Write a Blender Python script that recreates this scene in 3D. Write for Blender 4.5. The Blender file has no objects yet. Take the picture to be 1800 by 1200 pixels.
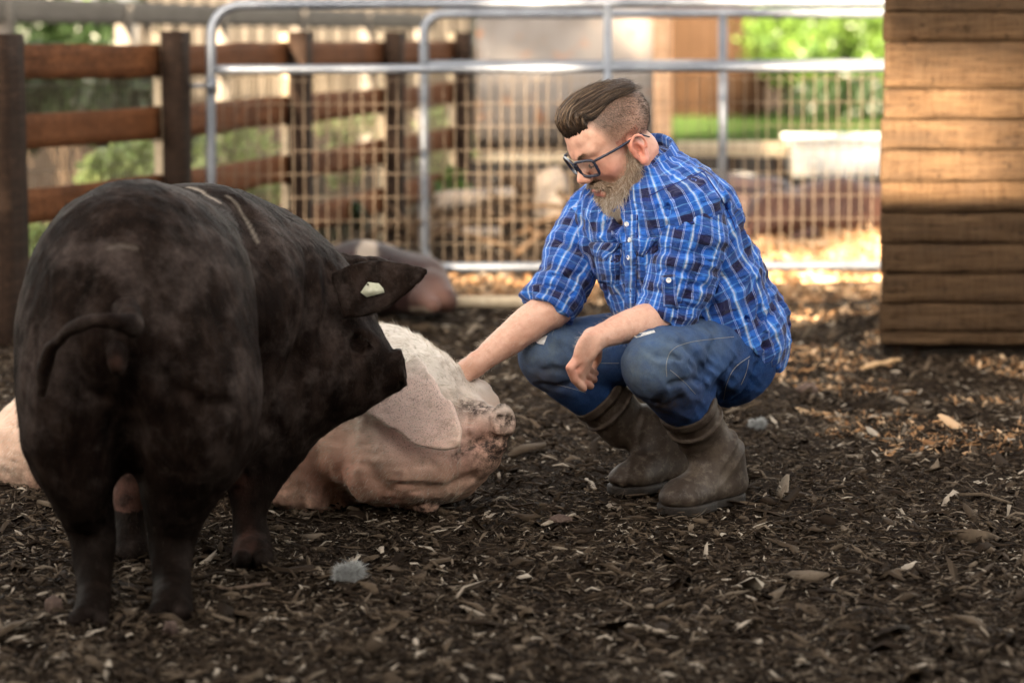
import bpy, math, random
import numpy as np
from mathutils import Vector, Matrix
random.seed(7)
RNG = np.random.default_rng(11)
sc = bpy.context.scene
col = sc.collection
R = math.radians

# ------------------------------------------------------------------ camera, sky, sun, exposure
K = 0.895                       # metres per layout unit of depth
CAM_H = 1.15*K
FPX = 4250.0                    # focal length in pixels of the 1800 px wide photograph (85 mm)
PITCH = math.atan(540/FPX)
cam = bpy.data.cameras.new('camera'); camo = bpy.data.objects.new('camera', cam); col.objects.link(camo)
camo.location = (0, 0, CAM_H); camo.rotation_euler = (math.pi/2-PITCH, 0, 0)
cam.sensor_width = 36; cam.lens = 85; cam.clip_start = .05; cam.clip_end = 800
cam.dof.use_dof = True; cam.dof.focus_distance = 5.80*K; cam.dof.aperture_fstop = 2.7
sc.camera = camo

SUN = Vector((-.34, -.915, .215)).normalized()      # direction towards the sun
sun_el = math.asin(SUN.z); sun_az = math.atan2(SUN.x, SUN.y)
w = bpy.data.worlds.new('World'); sc.world = w; w.use_nodes = True
nt = w.node_tree
bg = nt.nodes['Background']
sky = nt.nodes.new('ShaderNodeTexSky'); sky.sky_type = 'NISHITA'; sky.sun_disc = False
sky.sun_elevation = sun_el; sky.sun_rotation = sun_az
sky.dust_density = 2.0; sky.air_density = 1.0; sky.ozone_density = 1.0
hs = nt.nodes.new('ShaderNodeHueSaturation'); hs.inputs['Saturation'].default_value = .22
nt.links.new(sky.outputs[0], hs.inputs['Color']); wm = nt.nodes.new('ShaderNodeMix'); wm.data_type = 'RGBA'; wm.blend_type = 'MULTIPLY'; wm.inputs[0].default_value = 1; wm.inputs[7].default_value = (1, .92, .815, 1)
nt.links.new(hs.outputs[0], wm.inputs[6]); nt.links.new(wm.outputs[2], bg.inputs[0])
bg.inputs[1].default_value = .06
sl = bpy.data.lights.new('sun', 'SUN'); sl.energy = 4.2; sl.angle = R(.5); sl.color = (1.0, .80, .56)
slo = bpy.data.objects.new('sun', sl); col.objects.link(slo)
slo.rotation_euler = SUN.to_track_quat('Z', 'Y').to_euler()
vs = sc.view_settings; vs.view_transform = 'Standard'; vs.look = 'None'; vs.gamma = 1; vs.use_curve_mapping = False
vs.exposure = 4.1
try:
    sc.cycles.use_denoising = True; sc.cycles.max_bounces = 6; sc.cycles.transparent_max_bounces = 8
    sc.cycles.diffuse_bounces = 3; sc.cycles.glossy_bounces = 3; sc.cycles.sample_clamp_indirect = 4
except Exception: pass

_cp, _sp = math.cos(PITCH), math.sin(PITCH)
def P(px, py, D):
    """world point that the photograph's pixel shows at layout depth D"""
    xr = (px-900)/FPX; up = (600-py)/FPX
    d = np.array((xr, _cp+up*_sp, -_sp+up*_cp))
    return np.array((0, 0, CAM_H)) + d*(D*K/d[1])
def G(px, py, z=0):
    xr = (px-900)/FPX; up = (600-py)/FPX
    d = np.array((xr, _cp+up*_sp, -_sp+up*_cp))
    return np.array((0, 0, CAM_H)) + d*((z-CAM_H)/d[2])
def S(px, D): return px*D*K/FPX

# ------------------------------------------------------------------ noise
_L = RNG.random((64, 64, 64)).astype(np.float32)*2-1
def noise(p):
    p = np.asarray(p, np.float32)
    i = np.floor(p).astype(np.int32); f = p-i; f = f*f*(3-2*f)
    i0 = i & 63; i1 = (i+1) & 63
    x0, y0, z0 = i0[..., 0], i0[..., 1], i0[..., 2]; x1, y1, z1 = i1[..., 0], i1[..., 1], i1[..., 2]
    fx, fy, fz = f[..., 0], f[..., 1], f[..., 2]
    a = _L[x0, y0, z0]*(1-fx)+_L[x1, y0, z0]*fx; b = _L[x0, y1, z0]*(1-fx)+_L[x1, y1, z0]*fx
    c = _L[x0, y0, z1]*(1-fx)+_L[x1, y0, z1]*fx; d = _L[x0, y1, z1]*(1-fx)+_L[x1, y1, z1]*fx
    return (a*(1-fy)+b*fy)*(1-fz)+(c*(1-fy)+d*fy)*fz
def fbm(p, o=3):
    s = 0; a = 1; p = np.asarray(p, np.float32)
    for k in range(o): s = s+a*noise(p*(2**k)+k*7.3); a *= .5
    return s/1.75
def unit(v): v = np.asarray(v, float); return v/np.linalg.norm(v)
def sstep(a, b, x): t = np.clip((x-a)/(b-a), 0, 1); return t*t*(3-2*t)

# ------------------------------------------------------------------ signed distance modelling
def cone(a, b, ra, rb):
    a = np.asarray(a, float); b = np.asarray(b, float); ba = b-a; L2 = max(1e-9, ba@ba)
    def f(p):
        t = np.clip((p-a)@ba/L2, 0, 1)
        return np.linalg.norm(p-a-t[:, None]*ba, axis=1)-(ra+(rb-ra)*t)
    return f, (a+b)/2, math.sqrt(L2)/2+max(ra, rb)
def ell(c, r, M=None):
    c = np.asarray(c, float); r = np.asarray(r, float)*np.ones(3); M = np.eye(3) if M is None else np.asarray(M, float)
    def f(p):
        q = (p-c)@M.T; k0 = np.linalg.norm(q/r, axis=1); k1 = np.linalg.norm(q/(r*r), axis=1)
        return k0*(k0-1)/np.maximum(k1, 1e-6)
    return f, c, r.max()
def chain(pts, rs, sm=0.):
    pts = [np.asarray(q, float) for q in pts]
    if sm:                                          # refine the joints with a smooth curve
        n = len(pts); t = np.arange(n); P_ = np.array(pts); out = []; ro = []
        m0 = np.gradient(P_, axis=0); r0 = np.asarray(rs, float); m1 = np.gradient(r0)
        for i in range(n-1):
            for u in np.linspace(0, 1, 5)[:-1]:
                h0, h1, h2, h3 = 2*u**3-3*u**2+1, u**3-2*u**2+u, -2*u**3+3*u**2, u**3-u**2
                out.append(h0*P_[i]+h1*m0[i]+h2*P_[i+1]+h3*m0[i+1]); ro.append(h0*r0[i]+h1*m1[i]+h2*r0[i+1]+h3*m1[i+1])
        pts = out+[P_[-1]]; rs = ro+[r0[-1]]
    fs = [cone(pts[i], pts[i+1], rs[i], rs[i+1])[0] for i in range(len(pts)-1)]
    pp = np.asarray(pts, float); c = pp.mean(0)
    def f(p):
        d = fs[0](p)
        for g in fs[1:]: d = np.minimum(d, g(p))
        return d
    return f, c, np.linalg.norm(pp-c, axis=1).max()+max(rs)
def axes(fwd, up):
    """rows: side, forward, up"""
    f = unit(fwd); s = unit(np.cross(f, up)); u = np.cross(s, f)
    return np.array((s, f, u))
def leaf(base, fwd, nrm, L, prof, t, cup=0, droop=0, twist=0, skew=0):
    """thin curved flap: prof(u in 0..1) -> half width; cup bends across, droop bends along"""
    base = np.asarray(base, float); f_ = unit(fwd); n_ = unit(np.asarray(nrm)-np.dot(nrm, f_)*f_); s_ = np.cross(f_, n_)
    M = np.array((s_, f_, n_))
    def f(p):
        q = (p-base)@M.T; v, u, w_ = q[:, 0], q[:, 1], q[:, 2]
        uu = np.clip(u/L, 0, 1); v = v-skew*uu*uu
        hw = prof(uu); w2 = w_-cup*(v*v)/.05-droop*uu*uu-twist*uu*v
        dx = np.abs(v)-hw; dw = np.abs(w2)-t*(1.15-.5*uu)
        du = np.maximum(u-L, -u)
        a = np.maximum(dx, du)
        return np.where((a > 0) & (dw > 0), np.hypot(np.maximum(a, 0), np.maximum(dw, 0)), np.maximum(a, dw))*.8
    return f, base+f_*L/2, L*.5+.2
def smooth_pts(p):
    p = np.array(p, float)
    for _ in range(2):
        q = [p[0]]
        for a, b in zip(p[:-1], p[1:]): q += [a*.75+b*.25, a*.25+b*.75]
        p = np.array(q+[p[-1]])
    return p
class SDF:
    def __init__(s): s.ops = []; s.post = []
    def add(s, prim, k=.03): s.ops.append((1, prim, k)); return s
    def sub(s, prim, k=.01): s.ops.append((-1, prim, k)); return s
    def disp(s, fn): s.post.append(fn); return s
    def ev(s, p, margin):
        d = np.full(len(p), 9.0)
        for sgn, (f, c, r), k in s.ops:
            m = ((p-c)**2).sum(1) < (r+k+margin)**2
            if not m.any(): continue
            q = f(p[m]); dm = d[m]
            if sgn > 0:
                h = np.maximum(k-np.abs(dm-q), 0)/max(k, 1e-6); d[m] = np.minimum(dm, q)-h*h*k*.25
            else:
                q = -q; h = np.maximum(k-np.abs(dm-q), 0)/max(k, 1e-6); d[m] = np.maximum(dm, q)+h*h*k*.25
        for fn in s.post:
            m = np.abs(d) < .06
            if m.any(): d[m] += fn(p[m])
        return d
    def surf(s, px, py, D0=3.6, D1=7.2):
        a, b = P(px, py, D0), P(px, py, D1); t = np.linspace(0, 1, 900)[:, None]; q = a+(b-a)*t
        i = np.nonzero(s.ev(q, .05) < 0)[0]
        return q[i[0]] if len(i) else None
    def groove(s, pts, rs, k):
        q = [p for p in (s.surf(*p) for p in smooth_pts(pts)) if p is not None]
        if len(q) < 2: return
        # keep neighbouring points together in depth
        for i in range(1, len(q)):
            if abs(q[i][1]-q[i-1][1]) > .12: q[i] = np.array((q[i][0], q[i-1][1], q[i][2]))
        s.sub(chain(q, list(np.interp(np.linspace(0, 1, len(q)), np.linspace(0, 1, len(rs)), rs))), k)
    def mesh(s, h):
        pos = [(o[1][1], o[1][2]) for o in s.ops if o[0] > 0]
        lo = np.min([c-r for c, r in pos], 0)-4*h; hi = np.max([c+r for c, r in pos], 0)+4*h
        B = 8; nb = np.ceil((hi-lo)/(h*B)).astype(int)+1; n = nb*B
        bi = np.stack(np.meshgrid(*[np.arange(k) for k in nb], indexing='ij'), -1).reshape(-1, 3)
        bc = lo+(bi+.5)*B*h-.5*h
        thr = B*h*.87*1.7+.02
        db = s.ev(bc, thr)
        act = np.abs(db) < thr
        D = np.where(db < 0, -1., 1.).astype(np.float32).reshape(nb)
        D = np.repeat(np.repeat(np.repeat(D, B, 0), B, 1), B, 2)
        o = np.stack(np.meshgrid(*[np.arange(B)]*3, indexing='ij'), -1).reshape(-1, 3)
        ab = bi[act]
        for q in range(0, len(ab), 1500):
            idx = (ab[q:q+1500, None, :]*B+o[None]).reshape(-1, 3)
            D[idx[:, 0], idx[:, 1], idx[:, 2]] = s.ev(lo+idx*h, .03)
        return nets(D, lo, h)
def nets(D, lo, h):
    S_ = D < 0
    c = np.zeros(tuple(k-1 for k in D.shape), np.uint8)
    offs = [(i, j, k) for i in (0, 1) for j in (0, 1) for k in (0, 1)]
    for i, j, k in offs: c += S_[i:S_.shape[0]-1+i, j:S_.shape[1]-1+j, k:S_.shape[2]-1+k]
    idx = np.argwhere((c > 0) & (c < 8))
    vals = np.stack([D[idx[:, 0]+i, idx[:, 1]+j, idx[:, 2]+k] for i, j, k in offs], 1).astype(float)
    O = np.array(offs, float); acc = np.zeros((len(idx), 3)); cnt = np.zeros(len(idx))
    for a in range(8):
        for b in range(a+1, 8):
            if np.abs(O[a]-O[b]).sum() != 1: continue
            va, vb = vals[:, a], vals[:, b]; m = (va < 0) != (vb < 0)
            t = va[m]/(va[m]-vb[m]); acc[m] += O[a]+t[:, None]*(O[b]-O[a]); cnt[m] += 1
    V = lo+(idx+acc/cnt[:, None])*h
    ids = np.full(c.shape, -1, np.int32); ids[idx[:, 0], idx[:, 1], idx[:, 2]] = np.arange(len(idx))
    F = []
    for ax in range(3):
        sl0 = [slice(1, -1)]*3; sl1 = [slice(1, -1)]*3; sl0[ax] = slice(0, -1); sl1[ax] = slice(1, None)
        A = S_[tuple(sl0)]; Bm = S_[tuple(sl1)]
        e = np.argwhere(A != Bm); inside = A[e[:, 0], e[:, 1], e[:, 2]]
        g = e.copy(); 
        for q in range(3):
            if q != ax: g[:, q] += 1
        u, v = [(1, 2), (2, 0), (0, 1)][ax]
        def cell(du, dv):
            t = g.copy(); t[:, u] -= du; t[:, v] -= dv
            return ids[t[:, 0], t[:, 1], t[:, 2]]
        q4 = np.stack([cell(1, 1), cell(0, 1), cell(0, 0), cell(1, 0)], 1)
        q4[~inside] = q4[~inside][:, ::-1]
        F.append(q4)
    F = np.concatenate(F); F = F[(F >= 0).all(1)]
    return V, F
def vnormals(V, F):
    n = np.cross(V[F[:, 2]]-V[F[:, 0]], V[F[:, 3 if F.shape[1] == 4 else 1]]-V[F[:, 1 if F.shape[1] == 4 else 0]])
    N = np.zeros_like(V)
    for k in range(F.shape[1]): np.add.at(N, F[:, k], n)
    return N/np.maximum(np.linalg.norm(N, axis=1), 1e-12)[:, None]

# ------------------------------------------------------------------ meshes and objects
def mk_mesh(name, V, F, mat=None, smooth=True, attrs=None):
    V = np.asarray(V, np.float32); F = np.asarray(F, np.int32); n = F.shape[1]
    me = bpy.data.meshes.new(name); me.vertices.add(len(V)); me.vertices.foreach_set('co', V.ravel())
    me.loops.add(F.size); me.loops.foreach_set('vertex_index', F.ravel())
    me.polygons.add(len(F)); me.polygons.foreach_set('loop_start', np.arange(len(F), dtype=np.int32)*n)
    try: me.polygons.foreach_set('loop_total', np.full(len(F), n, np.int32))
    except Exception: pass
    if smooth: me.polygons.foreach_set('use_smooth', np.ones(len(F), bool))
    for k, a in (attrs or {}).items():
        a = np.asarray(a, np.float32)
        if a.ndim == 1: at = me.attributes.new(k, 'FLOAT', 'POINT'); at.data.foreach_set('value', a)
        else: at = me.attributes.new(k, 'FLOAT_VECTOR', 'POINT'); at.data.foreach_set('vector', a.ravel())
    me.update(calc_edges=True); me.validate()
    if mat: me.materials.append(mat)
    return me
def link(name, me, parent=None, loc=None, kind=None, label=None, cat=None, group=None):
    o = bpy.data.objects.new(name, me); col.objects.link(o)
    if parent is not None:
        o.parent = parent
        # parts keep world coordinates: undo the parent's placement
        o.matrix_parent_inverse = parent.matrix_world.inverted() if parent.type != 'EMPTY' else Matrix.Translation(-parent.location)
    if loc is not None: o.location = loc
    return tag(o, label, cat, group, kind)
def tag(o, label=None, cat=None, group=None, kind=None):
    if label: o['label'] = label
    if cat: o['category'] = cat
    if group: o['group'] = group
    if kind: o['kind'] = kind
    return o
def thing(name, loc, label, cat, group=None):
    o = bpy.data.objects.new(name, None); col.objects.link(o); o.location = [float(c) for c in loc]; o.empty_display_size = .1
    return tag(o, label, cat, group)
class MB:
    """collects geometry for one mesh"""
    def __init__(s): s.V = []; s.F = []; s.n = 0; s.A = []
    def put(s, V, F, a=0.):
        V = np.asarray(V, float); F = np.asarray(F, int)
        if F.shape[1] == 3: F = np.concatenate([F, F[:, 2:3]], 1)
        s.V.append(V); s.F.append(F+s.n); s.n += len(V); s.A.append(np.full(len(V), a) if np.isscalar(a) else a); return s
    def box(s, c, size, M=None, a=0.):
        q = np.array([(i, j, k) for i in (-.5, .5) for j in (-.5, .5) for k in (-.5, .5)])*np.asarray(size)
        if M is not None: q = q@np.asarray(M)
        return s.put(q+np.asarray(c), [(0, 1, 3, 2), (4, 6, 7, 5), (0, 4, 5, 1), (2, 3, 7, 6), (0, 2, 6, 4), (1, 5, 7, 3)], a)
    def tube(s, pts, r, seg=8, cap=True, a=0., flat=None):
        pts = np.asarray(pts, float); n = len(pts); r = np.ones(n)*r
        T = np.gradient(pts, axis=0); T /= np.maximum(np.linalg.norm(T, axis=1), 1e-9)[:, None]
        up = np.array((0, 0, 1.)) if abs(T[0, 2]) < .9 else np.array((1., 0, 0))
        nn = unit(np.cross(T[0], up)); V = []
        for i in range(n):
            nn = nn-T[i]*(nn@T[i]); nn = unit(nn); b = np.cross(T[i], nn)
            an = np.arange(seg)/seg*2*math.pi
            V.append(pts[i]+r[i]*(np.cos(an)[:, None]*nn+np.sin(an)[:, None]*b*(flat or 1)))
        V = np.concatenate(V); F = []
        for i in range(n-1):
            for j in range(seg):
                k = (j+1) % seg; F.append((i*seg+j, i*seg+k, (i+1)*seg+k, (i+1)*seg+j))
        if cap:
            V = np.concatenate([V, pts[:1], pts[-1:]]); c0 = n*seg
            for j in range(seg):
                k = (j+1) % seg; F.append((c0, k, j, j)); F.append((c0+1, (n-1)*seg+j, (n-1)*seg+k, (n-1)*seg+k))
        return s.put(V, F, a)
    def me(s, name, mat=None, smooth=True, extra=None):
        V = np.concatenate(s.V); F = np.concatenate(s.F); 
        at = {'tone': np.concatenate(s.A)}
        if extra: at.update(extra)
        return mk_quads(name, V, F, mat, smooth, at)
def mk_quads(name, V, F, mat, smooth, attrs):
    tri = F[:, 2] == F[:, 3]
    if not tri.any(): return mk_mesh(name, V, F, mat, smooth, attrs)
    T = np.concatenate([F[tri][:, :3], F[~tri][:, [0, 1, 2]], F[~tri][:, [0, 2, 3]]])
    return mk_mesh(name, V, T, mat, smooth, attrs)
def strands(roots, dirs, length, width, tone, bend=None, seg=3, sides=3):
    """tapered hairs as one vertex/face set. bend: (N,3) added quadratically. paths may also be (N,seg+1,3)"""
    if dirs is None: Pth = roots; n, m = Pth.shape[:2]
    else:
        n = len(roots); m = seg+1; t = np.linspace(0, 1, m)[None, :, None]
        Lr = np.asarray(length)*np.ones(n)
        Pth = roots[:, None]+dirs[:, None]*t*Lr[:, None, None]
        if bend is not None: Pth = Pth+bend[:, None]*t*t*Lr[:, None, None]
    T = np.gradient(Pth, axis=1); T /= np.maximum(np.linalg.norm(T, axis=2), 1e-9)[..., None]
    ref = np.random.default_rng(3).normal(size=(n, 1, 3)); s1 = np.cross(T, ref); s1 /= np.maximum(np.linalg.norm(s1, axis=2), 1e-9)[..., None]
    s2 = np.cross(T, s1); wd = np.asarray(width)*np.ones(n)
    tp = (1-np.linspace(0, 1, m)**2*.85)
    V = []
    for k in range(sides):
        a = 2*math.pi*k/sides
        V.append(Pth+(s1*math.cos(a)+s2*math.sin(a))*wd[:, None, None]*tp[None, :, None])
    V = np.stack(V, 2).reshape(n*m*sides, 3)
    base = (np.arange(n)*m*sides)[:, None]
    F = []
    for i in range(m-1):
        for k in range(sides):
            q = (k+1) % sides; F.append(base+np.array([[i*sides+k, i*sides+q, (i+1)*sides+q, (i+1)*sides+k]]))
    return V, np.concatenate(F), np.repeat(tone, m*sides)

# ------------------------------------------------------------------ materials
class Nodes:
    def __init__(s, name):
        s.m = bpy.data.materials.new(name); s.m.use_nodes = True; s.t = s.m.node_tree
        s.b = s.t.nodes['Principled BSDF']
    def n(s, typ, ins=None, **kw):
        o = s.t.nodes.new(typ)
        for k, v in kw.items(): setattr(o, k, v)
        for k, v in (ins or {}).items():
            if isinstance(v, bpy.types.NodeSocket): s.t.links.new(v, o.inputs[k])
            else: o.inputs[k].default_value = v
        return o
    def coord(s, scale=(1, 1, 1), kind='Object'):
        tc = s.n('ShaderNodeTexCoord'); mp = s.n('ShaderNodeMapping', {'Vector': tc.outputs[kind], 'Scale': scale}); return mp.outputs[0]
    def attr(s, name, out='Fac'): return s.n('ShaderNodeAttribute', attribute_name=name).outputs[out]
    def noise(s, vec, scale, detail=4, rough=.6): return s.n('ShaderNodeTexNoise', {'Vector': vec, 'Scale': scale, 'Detail': detail, 'Roughness': rough}).outputs[0]
    def ramp(s, fac, stops, interp='LINEAR'):
        r = s.n('ShaderNodeValToRGB', {'Fac': fac}); r.color_ramp.interpolation = interp; e = r.color_ramp.elements
        while len(e) > 1: e.remove(e[-1])
        e[0].position = stops[0][0]; e[0].color = c4(stops[0][1])
        for p, c in stops[1:]: q = e.new(p); q.color = c4(c)
        return r.outputs[0]
    def mix(s, fac, a, b, typ='MIX'):
        m = s.n('ShaderNodeMix', data_type='RGBA', blend_type=typ)
        for k, v in ((0, fac), (6, a), (7, b)):
            if isinstance(v, bpy.types.NodeSocket): s.t.links.new(v, m.inputs[k])
            elif k == 0: m.inputs[0].default_value = v
            else: m.inputs[k].default_value = c4(v)
        return m.outputs[2]
    def math(s, op, a, b=0., c=0.):
        m = s.n('ShaderNodeMath', operation=op)
        for k, v in enumerate((a, b, c)):
            if isinstance(v, bpy.types.NodeSocket): s.t.links.new(v, m.inputs[k])
            else: m.inputs[k].default_value = v
        return m.outputs[0]
    def bump(s, h, strength=.3, dist=.002, normal=None):
        b = s.n('ShaderNodeBump', {'Height': h, 'Strength': strength, 'Distance': dist})
        if normal is not None: s.t.links.new(normal, b.inputs['Normal'])
        return b.outputs[0]
    def done(s, color, rough=.6, normal=None, spec=.3, **kw):
        b = s.b
        for k, v in [('Base Color', color), ('Roughness', rough), ('Specular IOR Level', spec)]+[(a.replace('_', ' '), v) for a, v in kw.items()]:
            if isinstance(v, bpy.types.NodeSocket): s.t.links.new(v, b.inputs[k])
            else: b.inputs[k].default_value = c4(v) if isinstance(v, tuple) and k == 'Base Color' else v
        if normal is not None: s.t.links.new(normal, b.inputs['Normal'])
        return s.m
def c4(c): return (c[0], c[1], c[2], 1) if len(c) == 3 else c

def mat_noise(name, c1, c2, scale, rough=.7, bump=.3, bd=.003, spec=.3, stretch=(1, 1, 1), tone=None, metallic=0., fine=4):
    s = Nodes(name); v = s.coord(stretch); f = s.noise(v, scale); c = s.ramp(f, [(.3, c1), (.7, c2)])
    if tone is not None: c = s.mix(s.attr('tone'), c, tone)
    n2 = s.noise(v, scale*fine)
    return s.done(c, rough, s.bump(n2, bump, bd), spec, Metallic=metallic)
def mat_wood(name, dark, mid, light, scale=1., axis=0, bump=.6, bd=.004, rough=.75):
    s = Nodes(name); st = [(1.2, 22, 22), (22, 1.2, 22), (22, 22, 1.2)][axis]
    oi = s.n('ShaderNodeObjectInfo'); tc = s.n('ShaderNodeTexCoord')
    off = s.n('ShaderNodeVectorMath', {0: tc.outputs['Object'], 1: s.n('ShaderNodeCombineXYZ', {0: s.math('MULTIPLY', oi.outputs['Random'], 37.), 1: s.math('MULTIPLY', oi.outputs['Random'], 91.)}).outputs[0]}, operation='ADD').outputs[0]
    mp = s.n('ShaderNodeMapping', {'Vector': off, 'Scale': st}).outputs[0]
    wv = s.noise(off, 6., 3); dist = s.n('ShaderNodeVectorMath', {0: mp, 1: s.n('ShaderNodeCombineXYZ', {0: wv, 1: s.math('MULTIPLY', wv, 4.), 2: s.math('MULTIPLY', wv, 4.)}).outputs[0]}, operation='ADD').outputs[0]
    g = s.noise(dist, 3.*scale, 6, .7); big = s.noise(off, 5., 4)
    c = s.ramp(g, [(.28, dark), (.5, mid), (.72, light)])
    c = s.mix(s.math('MULTIPLY', s.ramp(big, [(.42, (0, 0, 0)), (.7, (1, 1, 1))]), .55), c, dark)
    c = s.mix(s.math('MULTIPLY', oi.outputs['Random'], .45), c, dark if bd > .008 else mid)
    hgt = s.math('ADD', g, s.math('MULTIPLY', s.noise(off, 45., 3), .5))
    return s.done(c, rough, s.bump(hgt, bump, bd), .07)

# ------------------------------------------------------------------ ground
def gz(x, y):
    p = np.stack([np.asarray(x), np.asarray(y), np.zeros_like(np.asarray(x))], -1)
    z = .016*noise(p*2.3)+.010*noise(p*7.1+5)+.006*noise(p*19+9)
    far = .10*np.exp(-(((x-1.75)/1.0)**2+((y-11.4)/.9)**2))+.05*np.exp(-(((x-1.5)/.9)**2+((y-8.7)/.35)**2))
    near = sstep(3.2, 3.9, y)*sstep(60, 20, y)
    return z*near*(.6+.4*sstep(5.5, 8, y))+far-.012
def spaced(a, b, c, d, fine, coarse):
    u = [b]; s = fine
    while u[-1] > a: s = min(s*1.22, coarse); u.append(u[-1]-s)
    lo = u[::-1]; mid = list(np.arange(b+fine, c, fine)); u = [c]; s = fine
    while u[-1] < d: s = min(s*1.22, coarse); u.append(u[-1]+s)
    return np.array(lo+mid+u)
s = Nodes('mulch_soil'); v = s.coord((1, 1, 1)); n1 = s.noise(v, 60, 5, .7); n2 = s.noise(v, 3.2, 3); n3 = s.noise(v, 240, 3, .7)
c = s.ramp(n1, [(.3, (.006, .004, .0028)), (.5, (.022, .0145, .0095)), (.68, (.062, .043, .029)), (.8, (.12, .09, .065))])
c = s.mix(s.ramp(n2, [(.4, (0, 0, 0)), (.65, (.5, .5, .5))]), c, (.028, .019, .014))
M_soil = s.done(c, .9, s.bump(s.math('ADD', n1, s.math('MULTIPLY', n3, .5)), 1., .012), .04)
xs = spaced(-150, -2.8, 2.8, 150, .035, 14); ys = spaced(-60, 3.5, 13.5, 260, .035, 14)
X, Y = np.meshgrid(xs, ys, indexing='ij'); Z = gz(X, Y)
V = np.stack([X, Y, Z], -1).reshape(-1, 3); nx, ny = len(xs), len(ys)
i = (np.arange(nx-1)[:, None]*ny+np.arange(ny-1)[None]).ravel()
F = np.stack([i, i+ny, i+ny+1, i+1], 1)
link('ground', mk_mesh('ground', V, F, M_soil), kind='structure')

# wood chips of the mulch: nobody could count them
s = Nodes('wood_chip'); t = s.attr('tone'); v = s.coord((1, 1, 1)); n1 = s.noise(v, 90, 4)
c = s.ramp(t, [(0, (.004, .0024, .0015)), (.35, (.030, .0195, .0120)), (.7, (.130, .094, .063)), (.9, (.30, .24, .18)), (1, (.52, .44, .35))])
c = s.mix(s.math('MULTIPLY', n1, .7), c, (.02, .014, .01))
M_chip = s.done(c, .75, s.bump(s.noise(v, 400, 3), .5, .002), .06)
def chips(n, ylo, yhi, big, seed, xm=.225):
    r = np.random.default_rng(seed)
    u = r.random(n); y = ylo*(yhi/ylo)**u if yhi/ylo > 1.3 else ylo+(yhi-ylo)*u
    x = (r.random(n)*2-1)*(xm*y+.35)
    L = big*np.exp(r.normal(0, .5, n)); W = L*(.10+.28*r.random(n)**1.5); T = W*(.12+.25*r.random(n))
    q = np.array([(-.5, -.35), (-.5, .35), (0, .55), (0, -.5), (.5, .2), (.5, -.25)])     # jagged shard outline
    A = np.concatenate([np.c_[q, np.full(6, .5)], np.c_[q, np.full(6, -.5)]])               # 12 verts
    V = A[None]*np.stack([L, W, T], -1)[:, None]
    V = V*(1+.25*r.normal(size=V.shape)); V[:, [2, 3, 8, 9], 2] += (L*.12*r.normal(size=n))[:, None]
    yaw = r.random(n)*2*math.pi; pit = r.normal(0, .28, n); rol = r.normal(0, .5, n)
    cy, sy, cp, sp_, cr, sr = np.cos(yaw), np.sin(yaw), np.cos(pit), np.sin(pit), np.cos(rol), np.sin(rol)
    Rm = np.stack([np.stack([cy*cp, cy*sp_*sr-sy*cr, cy*sp_*cr+sy*sr], -1), np.stack([sy*cp, sy*sp_*sr+cy*cr, sy*sp_*cr-cy*sr], -1), np.stack([-sp_, cp*sr, cp*cr], -1)], 1)
    V = np.einsum('nij,nkj->nki', Rm, V)
    z = gz(x, y)+.004+np.abs(r.normal(0, .007, n))
    V += np.stack([x, y, z], -1)[:, None]
    f = np.array([(0, 3, 2, 1), (3, 5, 4, 2), (0, 1, 7, 6), (1, 2, 8, 7), (2, 4, 10, 8), (4, 5, 11, 10), (5, 3, 9, 11), (3, 0, 6, 9)])
    F = (np.arange(n)*12)[:, None, None]+f[None]
    tone = np.clip(r.beta(2, 2.6, n)+.0, 0, 1); tone = np.where(r.random(n) < .04, 1., tone)
    return V.reshape(-1, 3), F.reshape(-1, 4), np.repeat(tone, 12)
mb = MB()
mb.put(*chips(100000, 3.55, 10.5, .0142, 1)); mb.put(*chips(6500, 3.5, 11, .027, 2)); mb.put(*chips(16000, 8, 15, .03, 3))
mb.put(*chips(3500, 3.6, 8, .024, 6))
def fibres(n, seed):
    r = np.random.default_rng(seed); y = 3.6*(10/3.6)**r.random(n); x = (r.random(n)*2-1)*(.225*y+.3); L = .020*np.exp(r.normal(0, .5, n)); a = r.random(n)*2*math.pi
    d = np.c_[np.cos(a), np.sin(a), r.normal(.05, .22, n)]; p = np.c_[x, y, gz(x, y)+.006+np.abs(r.normal(0, .006, n))]-d*L[:, None]/2
    return strands(p, d, L, .0007*np.exp(r.normal(0, .4, n)), np.clip(r.beta(2.2, 1.6, n), 0, 1), bend=r.normal(0, .22, (n, 3)), seg=3)
mb.put(*fibres(26000, 5))
link('wood_chip_mulch', mb.me('wood_chip_mulch', M_chip, smooth=False), kind='stuff')

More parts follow.
